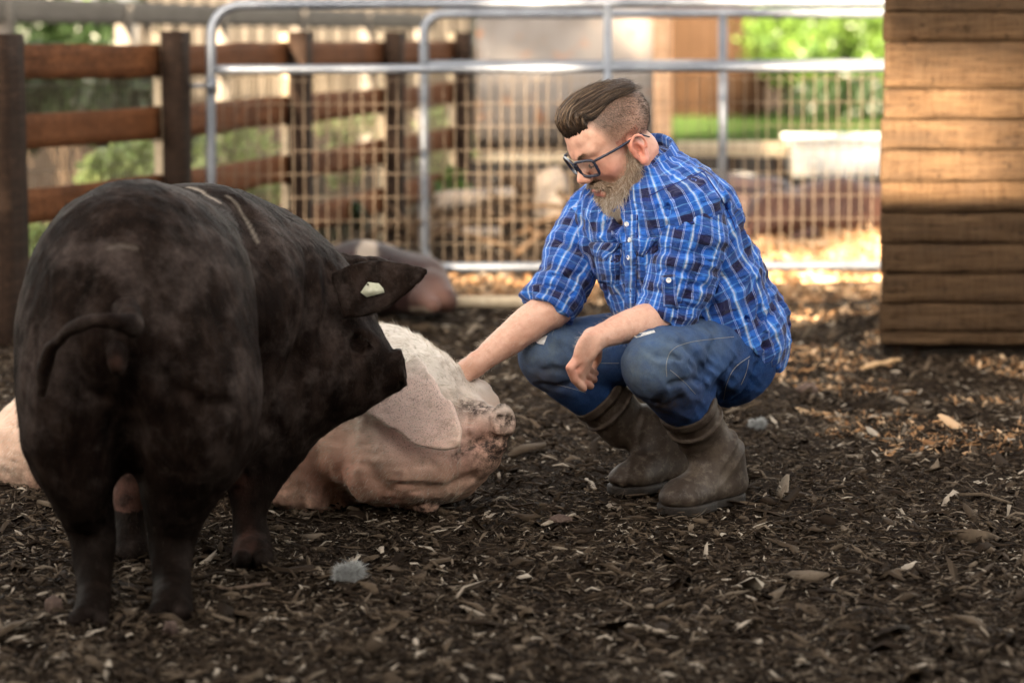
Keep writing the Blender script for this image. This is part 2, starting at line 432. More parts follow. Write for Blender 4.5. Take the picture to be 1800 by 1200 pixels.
s = Nodes('shaving_sun_patch'); t = s.attr('tone'); M_shav_sun = s.done(s.ramp(t, [(0, (.10, .045, .018)), (.5, (.34, .18, .08)), (1, (.60, .42, .26))]), .8, None, .2)
mb = MB()
for n_, x0_, x1_, y0_, y1_, sd_ in ((13000, .75, 2.3, 9.3, 12.4, 11), (2600, -.7, .8, 9.3, 10.3, 12), (5200, .6, 2.0, 7.2, 9.0, 13), (3600, .8, 2.2, 5.9, 7.5, 14)):  # pale shavings; the nearer beds are painted stand-ins for sun patches
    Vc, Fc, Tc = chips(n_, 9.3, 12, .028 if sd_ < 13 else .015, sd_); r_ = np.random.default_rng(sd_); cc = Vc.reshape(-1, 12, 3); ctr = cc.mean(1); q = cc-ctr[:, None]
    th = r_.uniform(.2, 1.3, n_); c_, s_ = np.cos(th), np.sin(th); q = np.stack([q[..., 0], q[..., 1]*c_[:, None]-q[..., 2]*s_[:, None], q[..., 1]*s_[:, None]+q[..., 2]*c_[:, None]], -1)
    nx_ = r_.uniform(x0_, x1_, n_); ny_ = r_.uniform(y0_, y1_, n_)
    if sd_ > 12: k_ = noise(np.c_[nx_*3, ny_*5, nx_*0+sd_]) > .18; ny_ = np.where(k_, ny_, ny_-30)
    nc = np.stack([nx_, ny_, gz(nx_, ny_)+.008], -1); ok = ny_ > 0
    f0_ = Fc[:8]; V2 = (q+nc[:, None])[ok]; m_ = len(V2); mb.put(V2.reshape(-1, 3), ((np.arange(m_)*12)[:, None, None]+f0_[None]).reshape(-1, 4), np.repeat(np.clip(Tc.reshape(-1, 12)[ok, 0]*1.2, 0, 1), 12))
link('shavings_sun_patches', mb.me('shavings_sun_patches', M_shav_sun, smooth=False), kind='stuff')

# ------------------------------------------------------------------ grass beyond the pens
s = Nodes('grass_blade'); M_grass = s.done(s.ramp(s.attr('tone'), [(0, (.015, .034, .005)), (1, (.05, .088, .016))]), .6, None, .2, Subsurface_Weight=.0)
r = np.random.default_rng(5); n = 26000
gx = r.uniform(0.2, 6.2, n); gy = r.uniform(22.5, 30, n)
Vg, Fg, Tg = strands(np.c_[gx, gy, np.zeros(n)], np.c_[r.normal(0, .35, n), r.normal(0, .35, n), np.ones(n)], r.uniform(.05, .14, n), .006, r.random(n), seg=2)
mb = MB().put(Vg, Fg, Tg); link('lawn_grass', mb.me('lawn_grass', M_grass), kind='stuff')

# ------------------------------------------------------------------ materials of the yard
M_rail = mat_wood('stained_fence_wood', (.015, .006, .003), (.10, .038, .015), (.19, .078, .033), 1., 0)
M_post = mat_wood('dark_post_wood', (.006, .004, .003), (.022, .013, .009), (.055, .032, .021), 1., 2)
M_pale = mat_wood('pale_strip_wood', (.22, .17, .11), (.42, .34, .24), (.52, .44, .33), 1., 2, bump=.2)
M_old = mat_wood('weathered_plank_wood', (.008, .0045, .003), (.085, .050, .027), (.20, .130, .074), 1.1, 0, bump=1., bd=.016)
def mat_plank():
    s = Nodes('rough_sawn_plank'); oi = s.n('ShaderNodeObjectInfo'); tc = s.n('ShaderNodeTexCoord')
    off = s.n('ShaderNodeVectorMath', {0: tc.outputs['Object'], 1: s.n('ShaderNodeCombineXYZ', {0: s.math('MULTIPLY', oi.outputs['Random'], 37.), 2: s.math('MULTIPLY', oi.outputs['Random'], 11.)}).outputs[0]}, operation='ADD').outputs[0]
    mp = lambda sc_, rot=(0, 0, 0): s.n('ShaderNodeMapping', {'Vector': off, 'Scale': sc_, 'Rotation': rot}).outputs[0]
    grain = s.noise(mp((3, 40, 46)), 1.6, 6, .7); saw = s.noise(mp((60, 8, 5), (0, R(24), 0)), 1.2, 4, .65); pits = s.noise(mp((22, 22, 34)), 1., 5, .75); big = s.noise(mp((4, 4, 9)), 1., 3)
    c = s.ramp(grain, [(.25, (.009, .0048, .0026)), (.45, (.034, .019, .0098)), (.7, (.084, .050, .026))])
    c = s.mix(s.math('MULTIPLY', s.ramp(saw, [(.35, (0, 0, 0)), (.65, (1, 1, 1))]), .45), c, (.078, .050, .029))
    c = s.mix(s.ramp(pits, [(.56, (0, 0, 0)), (.68, (.9, .9, .9))]), c, (.009, .005, .003))
    c = s.mix(s.math('MULTIPLY', s.ramp(big, [(.45, (0, 0, 0)), (.65, (1, 1, 1))]), .5), c, (.034, .022, .014))
    c = s.mix(s.math('MULTIPLY', oi.outputs['Random'], .30), c, (.032, .023, .017))
    h = s.math('ADD', s.math('ADD', s.math('MULTIPLY', grain, .7), s.math('MULTIPLY', saw, .9)), s.math('MULTIPLY', pits, -1.3))
    return s.done(c, .85, s.bump(h, .9, .008), .05)
M_plank = mat_plank()
M_grey = mat_wood('grey_board_wood', (.05, .045, .04), (.13, .115, .10), (.22, .20, .175), 1., 0)
s = Nodes('galvanised_tube'); v = s.coord(); M_galv = s.done(s.ramp(s.noise(v, 9, 5), [(.3, (.085, .095, .115)), (.7, (.17, .185, .215))]), .42, s.bump(s.noise(v, 150), .15, .001), .5, Metallic=.55)
s = Nodes('wire'); M_wire = s.done((.085, .062, .042), .5, None, .5, Metallic=.3)
s = Nodes('dark_wire'); M_wire2 = s.done((.11, .085, .055), .5, None, .5, Metallic=.4)

def board(p0, p1, wid, th, mat, parent, name='rail', up=(0, 0, 1), seg=14, wob=.004, seed=0, nz=3, label=None):
    """sawn board from p0 to p1 with uneven edges; local x runs along it"""
    p0 = np.asarray(p0, float); p1 = np.asarray(p1, float); L = np.linalg.norm(p1-p0); xa = (p1-p0)/L
    ya = unit(np.cross(np.asarray(up, float), xa)); za = np.cross(xa, ya)
    ring = []
    for k in range(nz+1): ring.append((-.5, -.5+k/nz))
    for k in range(nz+1): ring.append((.5, .5-k/nz))
    ring = np.array(ring); m = len(ring); V = []
    for i in range(seg+1):
        x = (i/seg-.5)*L; q = np.c_[np.full(m, x), ring[:, 0]*th, ring[:, 1]*wid]
        V.append(q)
    V = np.concatenate(V); 
    nn = noise(np.c_[V[:, 0]*6+seed*3.1, V[:, 1]*30+seed, V[:, 2]*14+seed*1.7])
    n2 = noise(np.c_[V[:, 0]*3+seed*5.1, V[:, 1]*0+seed, np.sign(V[:, 2])*9+seed])
    V[:, 1] += nn*wob*.6*np.sign(V[:, 1]); V[:, 2] += n2*wob*(np.abs(V[:, 2]) > wid*.45)
    F = []
    for i in range(seg):
        for j in range(m):
            k = (j+1) % m; F.append((i*m+j, i*m+k, (i+1)*m+k, (i+1)*m+j))
    c0 = len(V); V = np.concatenate([V, [(-L/2, 0, 0), (L/2, 0, 0)]])
    for j in range(m):
        k = (j+1) % m; F.append((c0, k, j, j)); F.append((c0+1, seg*m+j, seg*m+k, seg*m+k))
    me = mb_mesh(name, V, F, mat)
    o = bpy.data.objects.new(name, me); col.objects.link(o)
    Mw = Matrix(((xa[0], ya[0], za[0], (p0[0]+p1[0])/2), (xa[1], ya[1], za[1], (p0[1]+p1[1])/2), (xa[2], ya[2], za[2], (p0[2]+p1[2])/2), (0, 0, 0, 1)))
    if parent is not None: o.parent = parent; o.matrix_parent_inverse = Matrix.Translation(-parent.location) if parent.type == 'EMPTY' else Matrix.Identity(4)
    o.matrix_basis = Mw
    if label: o['label'] = label
    return o
def mb_mesh(name, V, F, mat, smooth=False):
    b = MB(); b.put(V, F); return b.me(name, mat, smooth)

# ------------------------------------------------------------------ left board fence
FP = [(3, 9.04), (312, 10.3), (530, 12.0), (695, 13.7), (815, 15.5)]
fp = [P(x, 330, D) for x, D in FP]; fp = [np.array((q[0], q[1], 0.)) for q in fp]
fence = thing('wooden_fence', fp[1], 'brown four rail board fence with wire mesh along the left of the yard', 'fence')
tops = [z*K for z in (1.11, .845, .56, .285)]
for i, q in enumerate(fp):
    wd = .125 if i == 0 else .085; zt = CAM_H+(.01 if i else .0)
    dirn = unit(fp[min(i+1, 4)]-fp[max(i-1, 0)])
    board(q+(0, 0, -.05), q+(0, 0, zt), wd, wd*.95, M_post, fence, 'post', up=dirn, seg=10, seed=i+20)
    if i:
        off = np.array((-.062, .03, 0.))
        board(q+off+(0, 0, -.05), q+off+(0, 0, zt-.005), .045, .045, M_pale, fence, 'lit_side_strip', up=dirn, seg=8, seed=i+30, label='pale strip standing in for the sunlit side of the dark post')  # pale wood paints a sun-bright side onto the post
for i in range(4):
    a, b = fp[i], fp[i+1]; d = unit(b-a); nrm = np.array((-d[1], d[0], 0))
    for j, zt in enumerate(tops):
        o = nrm*.062 if i else nrm*.07
        board(a+o+(0, 0, zt-.062), b+o+(0, 0, zt-.062), .122, .030, M_rail, fence, 'rail', seed=i*4+j, wob=.006)
    L = np.linalg.norm(b-a); mb = MB(); o = nrm*.095
    for k in range(int(L/.026)):
        p = a+o+d*(k*.026+.01); mb.tube([p+(0, 0, .03), p+(0, 0, 1.0*K)], .0013, 4, cap=False)
    for k in range(10): mb.tube([a+o+(0, 0, .05+k*.1), b+o+(0, 0, .05+k*.1)], .0013, 4, cap=False)
    link('wire_mesh', mb.me('wire_mesh', M_wire2), fence, kind='stuff')

# ------------------------------------------------------------------ tube gates
def rounded(pts, rad, n=7):
    out = []
    for i, p in enumerate(pts):
        if i in (0, len(pts)-1): out.append(p); continue
        a = unit(pts[i-1]-p); b = unit(pts[i+1]-p)
        for k in range(n+1):
            t = k/n; q0 = p+a*rad; q1 = p+b*rad; out.append((1-t)**2*q0+2*t*(1-t)*p+t*t*q1)
    return np.array(out)
def densify(p, step=.1):
    out = [p[0]]
    for a, b in zip(p[:-1], p[1:]):
        n = max(1, int(np.linalg.norm(b-a)/step)); out += [a+(b-a)*k/n for k in range(1, n+1)]
    return np.array(out)
def gate(label, D, x0, x1, yt, ym, yb, tilt, ups, rad, tube, mesh=None):
    c = P((x0+x1)/2, yb, D); g = thing('metal_gate', (c[0], c[1], 0), label, 'gate', 'tube gates across the back of the yard')
    def q(x, y): return P(x, y+tilt*(1-(x-x0)/(x1-x0)), D)
    fr = rounded([q(x1+2, yt), q(x0, yt), q(x0, yb), q(x1+2, yb)], rad)
    b = MB(); b.tube(densify(fr), tube, 14); link('frame', b.me('frame', M_galv), g)
    b = MB(); b.tube(densify(np.array([q(x0, ym), q(x1, ym)])), tube*.96, 14); link('crossbar', b.me('crossbar', M_galv), g)
    for x in ups:
        b = MB(); b.tube(np.array([q(x, yt)+(0, -.004, 0), q(x, (yt+yb)/2)+(0, -.004, 0), q(x, yb)+(0, -.004, 0)]), tube*.92, 12); link('upright', b.me('upright', M_galv), g)
    if mesh:
        sx, sy, xs0 = mesh; b = MB(); r_ = np.random.default_rng(2)
        x = xs0
        while x < x1-8:
            j = r_.normal(0, .8, 4); pts = [q(x+j[k], ym+(yb-ym)*k/3)+(0, .012, 0) for k in range(4)]; b.tube(densify(np.array(pts), .09), .0016, 5, cap=False); x += sx
        y = ym+sy*.5
        while y < yb:
            b.tube(densify(np.array([q(x0, y), q(x1, y)])+(0, .016, 0), .3), .0013, 5, cap=False); y += sy
        link('wire_mesh', b.me('wire_mesh', M_wire), g, kind='stuff')
    return g
g1 = gate('long galvanised tube gate with wire mesh, hinged to the brown fence, nearer of two', 10.37, 371, 1760, 3, 117, 466, 6, [1068, 1600], S(62, 10.37), S(8.5, 10.37), (20.4, 41, 392))
b = MB(); h0 = P(331, 151, 10.35); h1 = P(371, 151, 10.37); b.tube([h0, (h0+h1)/2, h1], .008, 8); b.tube([h1+(0, 0, -.03), h1+(0, 0, .03)], .022, 12)
link('hinge', b.me('hinge', M_galv), g1)
g2 = gate('farther galvanised tube gate with its rounded corner left of the crouching man', 12.3, 745, 1830, 22, 112, 468, 3, [1270], S(40, 12.3), S(8.5, 12.3))
# pale pole lying on the ground by the gate
b = MB(); p0 = P(790, 520, 10.1); p1 = P(1010, 524, 10.1); p0[2] = p1[2] = .03; b.tube(densify(np.array([p0, p1])), .024, 10)
tag(link('wooden_pole', b.me('wooden_pole', M_pale)), 'pale pole lying on the lit ground below the gate', 'pole')

M_barn_dark = mat_noise('dark_backing', (.01, .008, .006), (.03, .022, .017), 8)
# ------------------------------------------------------------------ plank wall on the right
D = 8.6; y0 = D*K
lines = [-190, -125, -70, -12, 22, 73, 156, 210, 265, 320, 375, 429, 482, 534, 585, 607]
pw = thing('plank_wall', (P(1700, 600, D)[0], y0, 0), 'weathered rough sawn plank wall of the pig shelter at the right edge, half in sun', 'wall')
rr = np.random.default_rng(4)
def plank(z0, z1, xl, xr, seed):
    """thick plank with a rough sawn face towards the yard"""
    nx_, nz_ = 70, 8; xs_ = np.linspace(xl, xr, nx_); t = np.linspace(0, 1, nz_)
    sx = rr.normal(0, .0012); cx = (xl+xr)/2; cz = (z0+z1)/2
    X_, T_ = np.meshgrid(xs_, t, indexing='ij'); 
    bot = z0+.0008+.0025*noise(np.c_[xs_*9, np.full(nx_, seed*3.3), np.zeros(nx_)]); top = z1-.0008+.0025*noise(np.c_[xs_*9, np.full(nx_, seed*7.7+4), np.zeros(nx_)])
    Z_ = bot[:, None]*(1-T_)+top[:, None]*T_
    q = np.c_[X_.ravel()*14, np.full(X_.size, seed*5.), Z_.ravel()*60]
    Y_ = (y0+sx*2+.0018*noise(q)+.0012*noise(q*2.7)+.004*np.maximum(0, noise(q*(.8, 1, .5)+7)-.45)*4+.004*(np.abs(T_.ravel()-.5) > .45)).reshape(X_.shape); Y_[:, 0] += .006; Y_[:, -1] += .006
    Vf = np.stack([X_, Y_, Z_], -1).reshape(-1, 3); Vb = Vf.copy(); Vb[:, 1] = y0+.038
    Fm = []
    for i in range(nx_-1):
        for j in range(nz_-1): a = i*nz_+j; Fm.append((a, a+nz_, a+nz_+1, a+1))
    N_ = len(Vf); e = []
    ring = [i*nz_ for i in range(nx_)]+[(nx_-1)*nz_+j for j in range(1, nz_)]+[i*nz_+nz_-1 for i in range(nx_-2, -1, -1)]+[j for j in range(nz_-2, 0, -1)]
    for a, b_ in zip(ring, ring[1:]+ring[:1]): Fm.append((b_, a, a+N_, b_+N_))
    V_ = np.concatenate([Vf, Vb])-np.array((cx, y0, cz))
    me = mb_mesh('plank', V_, Fm, M_plank); o = bpy.data.objects.new('plank', me); col.objects.link(o); o.parent = pw
    o.matrix_parent_inverse = Matrix.Translation(-pw.location); o.location = (cx, y0, cz)
for i in range(len(lines)-1):
    z1 = P(1700, lines[i], D)[2]; z0 = P(1700, lines[i+1], D)[2]
    xl = P(1553+rr.normal(0, 2), 300, D)[0]
    plank(z0, z1, xl, xl+1.35, i)
b = MB(); b.box((P(1553, 300, D)[0]+.68, y0+.052, .68), (1.32, .012, 1.36)); link('backing_sheet', b.me('backing_sheet', M_barn_dark, False), pw)  # dark sheet added to stop light showing through the plank gaps
for k, xx in enumerate((1600, 1950)):
    q = P(xx, 600, D); q[1] = y0+.09; q[2] = -.05; t_ = q.copy(); t_[2] = 1.35
    board(q, t_, .09, .09, M_post, pw, 'post', up=(1, 0, 0), seed=60+k)
q = P(1700, 600, D)
# ------------------------------------------------------------------ far yard
M_rust = mat_noise('weathered_metal_sheet', (.30, .26, .23), (.42, .39, .37), 2.5, .6, .2)
s = Nodes('trailer_sheet'); v = s.coord(); c = s.ramp(s.noise(v, 3, 4), [(.35, (.085, .072, .064)), (.65, (.13, .115, .107))])
c = s.mix(s.ramp(s.noise(v, 7, 6, .7), [(.58, (0, 0, 0)), (.68, (1, 1, 1))]), c, (.20, .08, .03)); M_trailer = s.done(c, .55, s.bump(s.noise(v, 30), .2, .004), .3)
D = 17; a = P(838, 20, D); b_ = P(1148, 255, D)
tr = thing('stock_tank', ((a[0]+b_[0])/2, a[1], 0), 'big grey weathered metal tank with rust blotches standing behind the gates', 'tank')
zt, zb = P(900, -40, D)[2], P(900, 262, D)[2]; W = (b_[0]-a[0])
prof = [(-.34, zt), (-.35, zb+.22), (-.30, zb+.08), (-.18, zb), (.18, zb), (.30, zb+.08), (.35, zb+.22), (.34, zt)]
V = []; 
for xx in np.linspace(a[0], b_[0], 12):
    for yy, zz in prof: V.append((xx, D*K+.35+yy+.006*math.sin(xx*40), zz))
F = []; m = len(prof)
for i in range(11):
    for j in range(m): k = (j+1) % m; F.append((i*m+j, (i+1)*m+j, (i+1)*m+k, i*m+k))
V += [(a[0], D*K+.35, (zt+zb)/2), (b_[0], D*K+.35, (zt+zb)/2)]; c0 = len(V)-2
for j in range(m): k = (j+1) % m; F += [(c0, j, k, k), (c0+1, 11*m+k, 11*m+j, 11*m+j)]
link('shell', mb_mesh('shell', V, F, M_trailer), tr)
for xx in (a[0]+.12, b_[0]-.12): board((xx, D*K+.3, -.02), (xx, D*K+.3, zb+.02), .09, .09, M_grey, tr, 'leg', up=(1, 0, 0))
board((a[0]-.1, D*K+.02, zb-.06), (b_[0]+.1, D*K+.02, zb-.06), .05, .05, M_pale, tr, 'skid_rail', seg=8)
q = P(1163, 320, 15.4); po = board((q[0], q[1], -.1), (q[0], q[1], P(1163, -60, 15.4)[2]), .105, .10, mat_wood('tan_post_wood', (.16, .09, .05), (.34, .21, .13), (.48, .33, .22), 1., 2), None, 'wooden_post', up=(1, 0, 0), label='tall tan post just right of the grey tank, behind the man')
po['category'] = 'post'
# brown hut
D = 31; x0, x1 = P(1182, 100, D)[0], P(1347, 100, D)[0]; hut = thing('garden_hut', ((x0+x1)/2, D*K, 0), 'brown board hut beyond the gates, left of the green bushes', 'hut')
M_hut = mat_wood('brown_board_wood', (.016, .009, .005), (.036, .020, .011), (.055, .032, .018), 1., 2); zt = 2.3
n = 9; wd = (x1-x0)/n
for k in range(n): board((x0+wd*(k+.5), D*K, 0), (x0+wd*(k+.5), D*K, zt), wd*.96, .02, M_hut, hut, 'board', up=(0, -1, 0), seg=3, seed=k)
bw = MB(); bw.box(((x0+x1)/2, D*K+.45, zt/2), ((x1-x0)-.02, .84, zt-.01)); link('inner_wall', bw.me('inner_wall', M_hut, False), hut)
bw = MB(); bw.box(((x0+x1)/2, D*K+.4, zt+.04), ((x1-x0)+.3, 1.3, .06)); link('roof', bw.me('roof', M_grey, False), hut)
# low bench and white trough in the sun
D = 20; M_white = mat_noise('white_trough_plastic', (.42, .41, .38), (.60, .59, .56), 4, .5, .1)
def solid(name, mat, boxes, label, cat, smooth=False):
    b = MB()
    for c_, s_ in boxes: b.box(c_, s_)
    return tag(link(name, b.me(name, mat, smooth)), label, cat)
x0, x1 = P(1388, 280, D)[0], P(1760, 280, D)[0]; zt = P(1400, 246, D)[2]
t = thing('water_trough', ((x0+x1)/2, D*K, 0), 'long white trough glaring in the sun behind the gates, left of the plank wall', 'trough')
bw = MB(); bw.box(((x0+x1)/2, D*K-.28, zt*.5), (x1-x0, .03, zt)); bw.box(((x0+x1)/2, D*K+.28, zt*.5), (x1-x0-.002, .03, zt)); bw.box((x0+.0185, D*K, zt*.5), (.033, .525, zt-.003)); bw.box((x1-.0185, D*K, zt*.5), (.033, .525, zt-.003)); bw.box(((x0+x1)/2, D*K, zt*.3), (x1-x0-.08, .52, .02))
link('basin', bw.me('basin', M_white, False), t)
bw = MB(); bw.box(((x0+x1)/2, D*K-.30, zt+.018), (x1-x0+.05, .07, .03)); bw.box(((x0+x1)/2, D*K+.30, zt+.018), (x1-x0+.05, .07, .03)); link('rim', bw.me('rim', M_white, False), t)
x0, x1 = P(1188, 280, D)[0], P(1384, 280, D)[0]
t = thing('low_bench', ((x0+x1)/2, D*K, 0), 'low bench with a pale sunlit top, seen through the mesh left of the white trough', 'bench')
board((x0, D*K, zt-.04), (x1, D*K, zt-.04), .26, .04, M_pale, t, 'seat', up=(0, -1, 0), seg=6); board((x0, D*K-.10, zt-.09), (x1, D*K-.10, zt-.09), .05, .03, M_pale, t, 'apron', seg=6)
for xx in (x0+.06, (x0+x1)/2, x1-.06): board((xx, D*K, 0), (xx, D*K, zt-.07), .07, .2, M_post, t, 'leg', up=(1, 0, 0), seg=3)
M_rock = mat_noise('pale_rock', (.42, .39, .33), (.66, .62, .55), 12, .8, .6, .01)
def rock(px, py, D, w_, h_, label, mat=None, nm='rock', cat='rock'):
    c_ = P(px, py, D); h = max(S(h_, D)/14, .003); r_ = np.array((S(w_, D)/2, S(w_, D)*.3, S(h_, D)*.62))
    sd = SDF().add(ell((c_[0], c_[1], max(r_[2]*.5, 0)), r_)); o_ = px*.37
    sd.disp(lambda p: noise(p/r_[0]*1.6+o_)*r_[2]*.30+noise(p/r_[0]*4+o_)*r_[2]*.10)
    V, F = sd.mesh(h); return tag(link(nm, mk_mesh(nm, V, F, mat or M_rock)), label, cat)
rock(1243, 300, 18.6, 46, 26, 'pale rounded rock under the low bench, the left one of two'); rock(1305, 300, 18.6, 60, 24, 'pale flat rock under the low bench, the right one of two')
# logs, plants and debris behind the gates
M_log = mat_wood('grey_log_wood', (.14, .11, .09), (.33, .27, .22), (.48, .42, .36), 1., 0)
def log(name, pts, rs, label, cat='log', mat=None):
    b = MB(); p = np.array(pts); t = np.linspace(0, 1, len(p)); tt = np.linspace(0, 1, 18)
    p = np.stack([np.interp(tt, t, p[:, k]) for k in range(3)], 1); rr_ = np.interp(tt, t, rs); p += noise(p*9)[:, None]*.015
    b.tube(p, rr_*(1+.2*noise(p*17)), 10); return tag(link(name, b.me(name, mat or M_log)), label, cat)
def gp(x, y, D): q = P(x, y, D); return q
log('log', [gp(762, 360, 14.6), gp(820, 350, 14.6), gp(902, 338, 14.8)], [.05, .055, .03], 'bleached log lying among green weeds behind the gates')
log('branch', [gp(742, 388, 13.2), gp(775, 405, 13.2), gp(830, 412, 13.3), gp(880, 408, 13.3)], [.025, .035, .04, .02], 'pale curved branch lying below the bleached log', 'branch')
M_brush = mat_wood('dark_brush_wood', (.02, .012, .008), (.08, .05, .03), (.2, .13, .08), 1., 0)
rb = np.random.default_rng(8); b = MB()
for k in range(70):
    x = rb.uniform(640, 1030); y = rb.uniform(350, 440); D = 4887/(y-60+rb.uniform(-8, 30)); q = P(x, y, D); q[2] = max(q[2], .02)+rb.uniform(0, .10); a_ = rb.uniform(0, math.pi); L_ = rb.uniform(.08, .35); d_ = np.array((math.cos(a_), math.sin(a_)*.4, rb.normal(0, .2)))*L_
    b.tube([q-d_, q+(0, 0, .02), q+d_], rb.uniform(.006, .022), 6)
link('brushwood_litter', b.me('brushwood_litter', M_brush), kind='stuff')
log('stump', [gp(975, 335, 14.5)+(0, 0, -.12), gp(968, 320, 14.5), gp(960, 300, 14.5)], [.10, .085, .06], 'knobbly pale stump behind the mesh, left of the man\'s face', 'stump')
# grey fence and cream barn far left
a = P(-80, 35, 14.5); b_ = P(760, 42, 25)
gf = thing('grey_fence', ((a[0]+b_[0])/2, (a[1]+b_[1])/2, 0), 'weathered grey board fence crossing behind the brown fence at top left', 'fence')
dd = unit(b_-a)
for k, (za, zb_, wd) in enumerate(((a[2]+.06, b_[2]+.02, .15), (a[2]-.30, b_[2]-.34, .12), (a[2]-.62, b_[2]-.66, .12))):
    board((a[0], a[1], za), (b_[0], b_[1], zb_), wd, .03, M_grey, gf, 'rail', seg=24, seed=70+k)
for k, t_ in enumerate(np.linspace(.06, .96, 6)):
    q = a+(b_-a)*t_; q[1] += .06; board((q[0], q[1], -.05), (q[0], q[1], a[2]+.10), .10, .10, M_grey, gf, 'post', up=(1, 0, 0), seed=80+k)
D = 44; x0, x1 = P(235, 0, D)[0], P(832, 0, D)[0]
M_cream = mat_noise('cream_barn_wall', (.04, .034, .028), (.06, .052, .043), 1.5, .8, .2)
br = thing('cream_barn', ((x0+x1)/2, D*K+3, 0), 'cream barn wall far behind the brown fence', 'barn')
n = 22; wd = (x1-x0)/n
for k in range(n): board((x0+wd*(k+.5), D*K, 0), (x0+wd*(k+.5), D*K, 3.4), wd*.97, .03, M_cream, br, 'board', up=(0, -1, 0), seg=2, seed=k)
bw = MB(); bw.box(((x0+x1)/2, D*K+2.05, 1.65), ((x1-x0)-.05, 4, 3.3)); link('inner_wall', bw.me('inner_wall', M_cream, False), br)
bw = MB(); bw.box(((x0+x1)/2, D*K+1.8, 3.5), ((x1-x0)+.6, 5.2, .15)); link('roof', bw.me('roof', M_grey, False), br)

# ------------------------------------------------------------------ foliage
def leafmat(name, a, b_):
    s = Nodes(name); t = s.attr('tone'); c = s.ramp(t, [(0, a), (1, b_)])
    tr_ = s.n('ShaderNodeBsdfTranslucent', {'Color': c}); mx = s.n('ShaderNodeMixShader', {0: .35}); s.b.inputs['Roughness'].default_value = .38
    s.b.inputs['Specular IOR Level'].default_value = .5
    s.t.links.new(c, s.b.inputs['Base Color']); s.t.links.new(s.b.outputs[0], mx.inputs[1]); s.t.links.new(tr_.outputs[0], mx.inputs[2])
    s.t.links.new(mx.outputs[0], s.t.nodes['Material Output'].inputs[0]); return s.m
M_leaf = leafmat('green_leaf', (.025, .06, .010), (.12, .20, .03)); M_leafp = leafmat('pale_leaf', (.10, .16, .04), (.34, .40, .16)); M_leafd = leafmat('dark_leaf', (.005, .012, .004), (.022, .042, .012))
M_bark = mat_wood('bark', (.03, .02, .014), (.09, .065, .045), (.16, .12, .09), 1., 2)
def leaves(centres, radii, n, size, seed, shell=.5):
    r = np.random.default_rng(seed); C_ = np.asarray(centres, float); Rr = np.asarray(radii, float)
    k = r.integers(0, len(C_), n); d = r.normal(size=(n, 3)); d /= np.linalg.norm(d, axis=1)[:, None]
    rad = shell+(1-shell)*r.random(n)**.7; p = C_[k]+d*Rr[k]*rad[:, None]*(1+.12*r.normal(size=(n, 1)))
    nrm = d*.6+r.normal(size=(n, 3))*.7; nrm /= np.linalg.norm(nrm, axis=1)[:, None]
    u = np.cross(nrm, r.normal(size=(n, 3))); u /= np.linalg.norm(u, axis=1)[:, None]; v_ = np.cross(nrm, u)
    s_ = size*np.exp(r.normal(0, .25, n))[:, None]
    q = [p-u*s_*.5, p-u*s_*.05+v_*s_*.27-nrm*s_*.06, p+u*s_*.55, p-u*s_*.05-v_*s_*.27-nrm*s_*.06, p+nrm*s_*.03]
    V = np.stack(q, 1).reshape(-1, 3); b0 = (np.arange(n)*5)[:, None, None]
    F = (b0+np.array([(0, 1, 4, 4), (1, 2, 4, 4), (2, 3, 4, 4), (3, 0, 4, 4)])[None])[..., :3].reshape(-1, 3)
    return V, F, np.repeat(np.clip(r.beta(2, 2, n), 0, 1), 5)
def plant(name, label, cat, base, cs, rs, n, size, seed, mat, stems=5, group=None, trunk=None):
    t = thing(name, base, label, cat, group); V, F, T = leaves(cs, rs, n, size, seed)
    p = link('foliage' if trunk is None else 'crown', mk_mesh('foliage', V, F, mat, False, {'tone': T}), t, kind='stuff')
    b = MB(); r = np.random.default_rng(seed)
    base = np.asarray(base, float)
    if trunk:
        top = np.mean(cs, 0); b.tube(np.array([base+(0, 0, -.2), base*.6+top*.4+r.normal(0, .08, 3), base*.3+top*.7+r.normal(0, .1, 3), top]), [trunk, trunk*.75, trunk*.55, trunk*.2], 10)
    for c_ in (cs if trunk else [cs[i % len(cs)] for i in range(stems)]):
        c_ = np.asarray(c_, float); s0 = base*.45+np.mean(cs, 0)*.55 if trunk else base+(*r.normal(0, .04, 2), -.02)
        b.tube(np.array([s0, (s0+c_)/2+r.normal(0, .05, 3), c_]), [trunk*.4 if trunk else .006, (trunk or .01)*.25, .003], 6)
    link('trunk' if trunk else 'stem', b.me('stem', M_bark), t); return t
def blob(px, py, D, w_, h_, n=6, seed=0):
    r = np.random.default_rng(seed); cs = [P(px+r.uniform(-.5, .5)*w_*.7, py+r.uniform(-.5, .5)*h_*.7, D+r.uniform(-.3, .3)) for _ in range(n)]
    return cs, [np.array((1, 1, 1))*S(min(w_, h_)*r.uniform(.26, .42), D) for _ in range(n)]
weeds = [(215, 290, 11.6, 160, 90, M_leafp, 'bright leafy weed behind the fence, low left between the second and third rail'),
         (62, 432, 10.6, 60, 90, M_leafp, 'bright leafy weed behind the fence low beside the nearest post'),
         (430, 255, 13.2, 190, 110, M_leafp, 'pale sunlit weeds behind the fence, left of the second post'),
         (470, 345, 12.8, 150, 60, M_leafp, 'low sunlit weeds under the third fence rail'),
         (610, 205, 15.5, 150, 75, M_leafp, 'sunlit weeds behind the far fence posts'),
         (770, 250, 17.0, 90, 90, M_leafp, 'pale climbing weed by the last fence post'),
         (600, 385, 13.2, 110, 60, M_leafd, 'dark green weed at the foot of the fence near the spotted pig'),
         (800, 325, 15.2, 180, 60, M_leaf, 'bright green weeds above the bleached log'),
         (600, 290, 14.5, 90, 60, M_leafp, 'thin pale weed between fence and rear gate')]
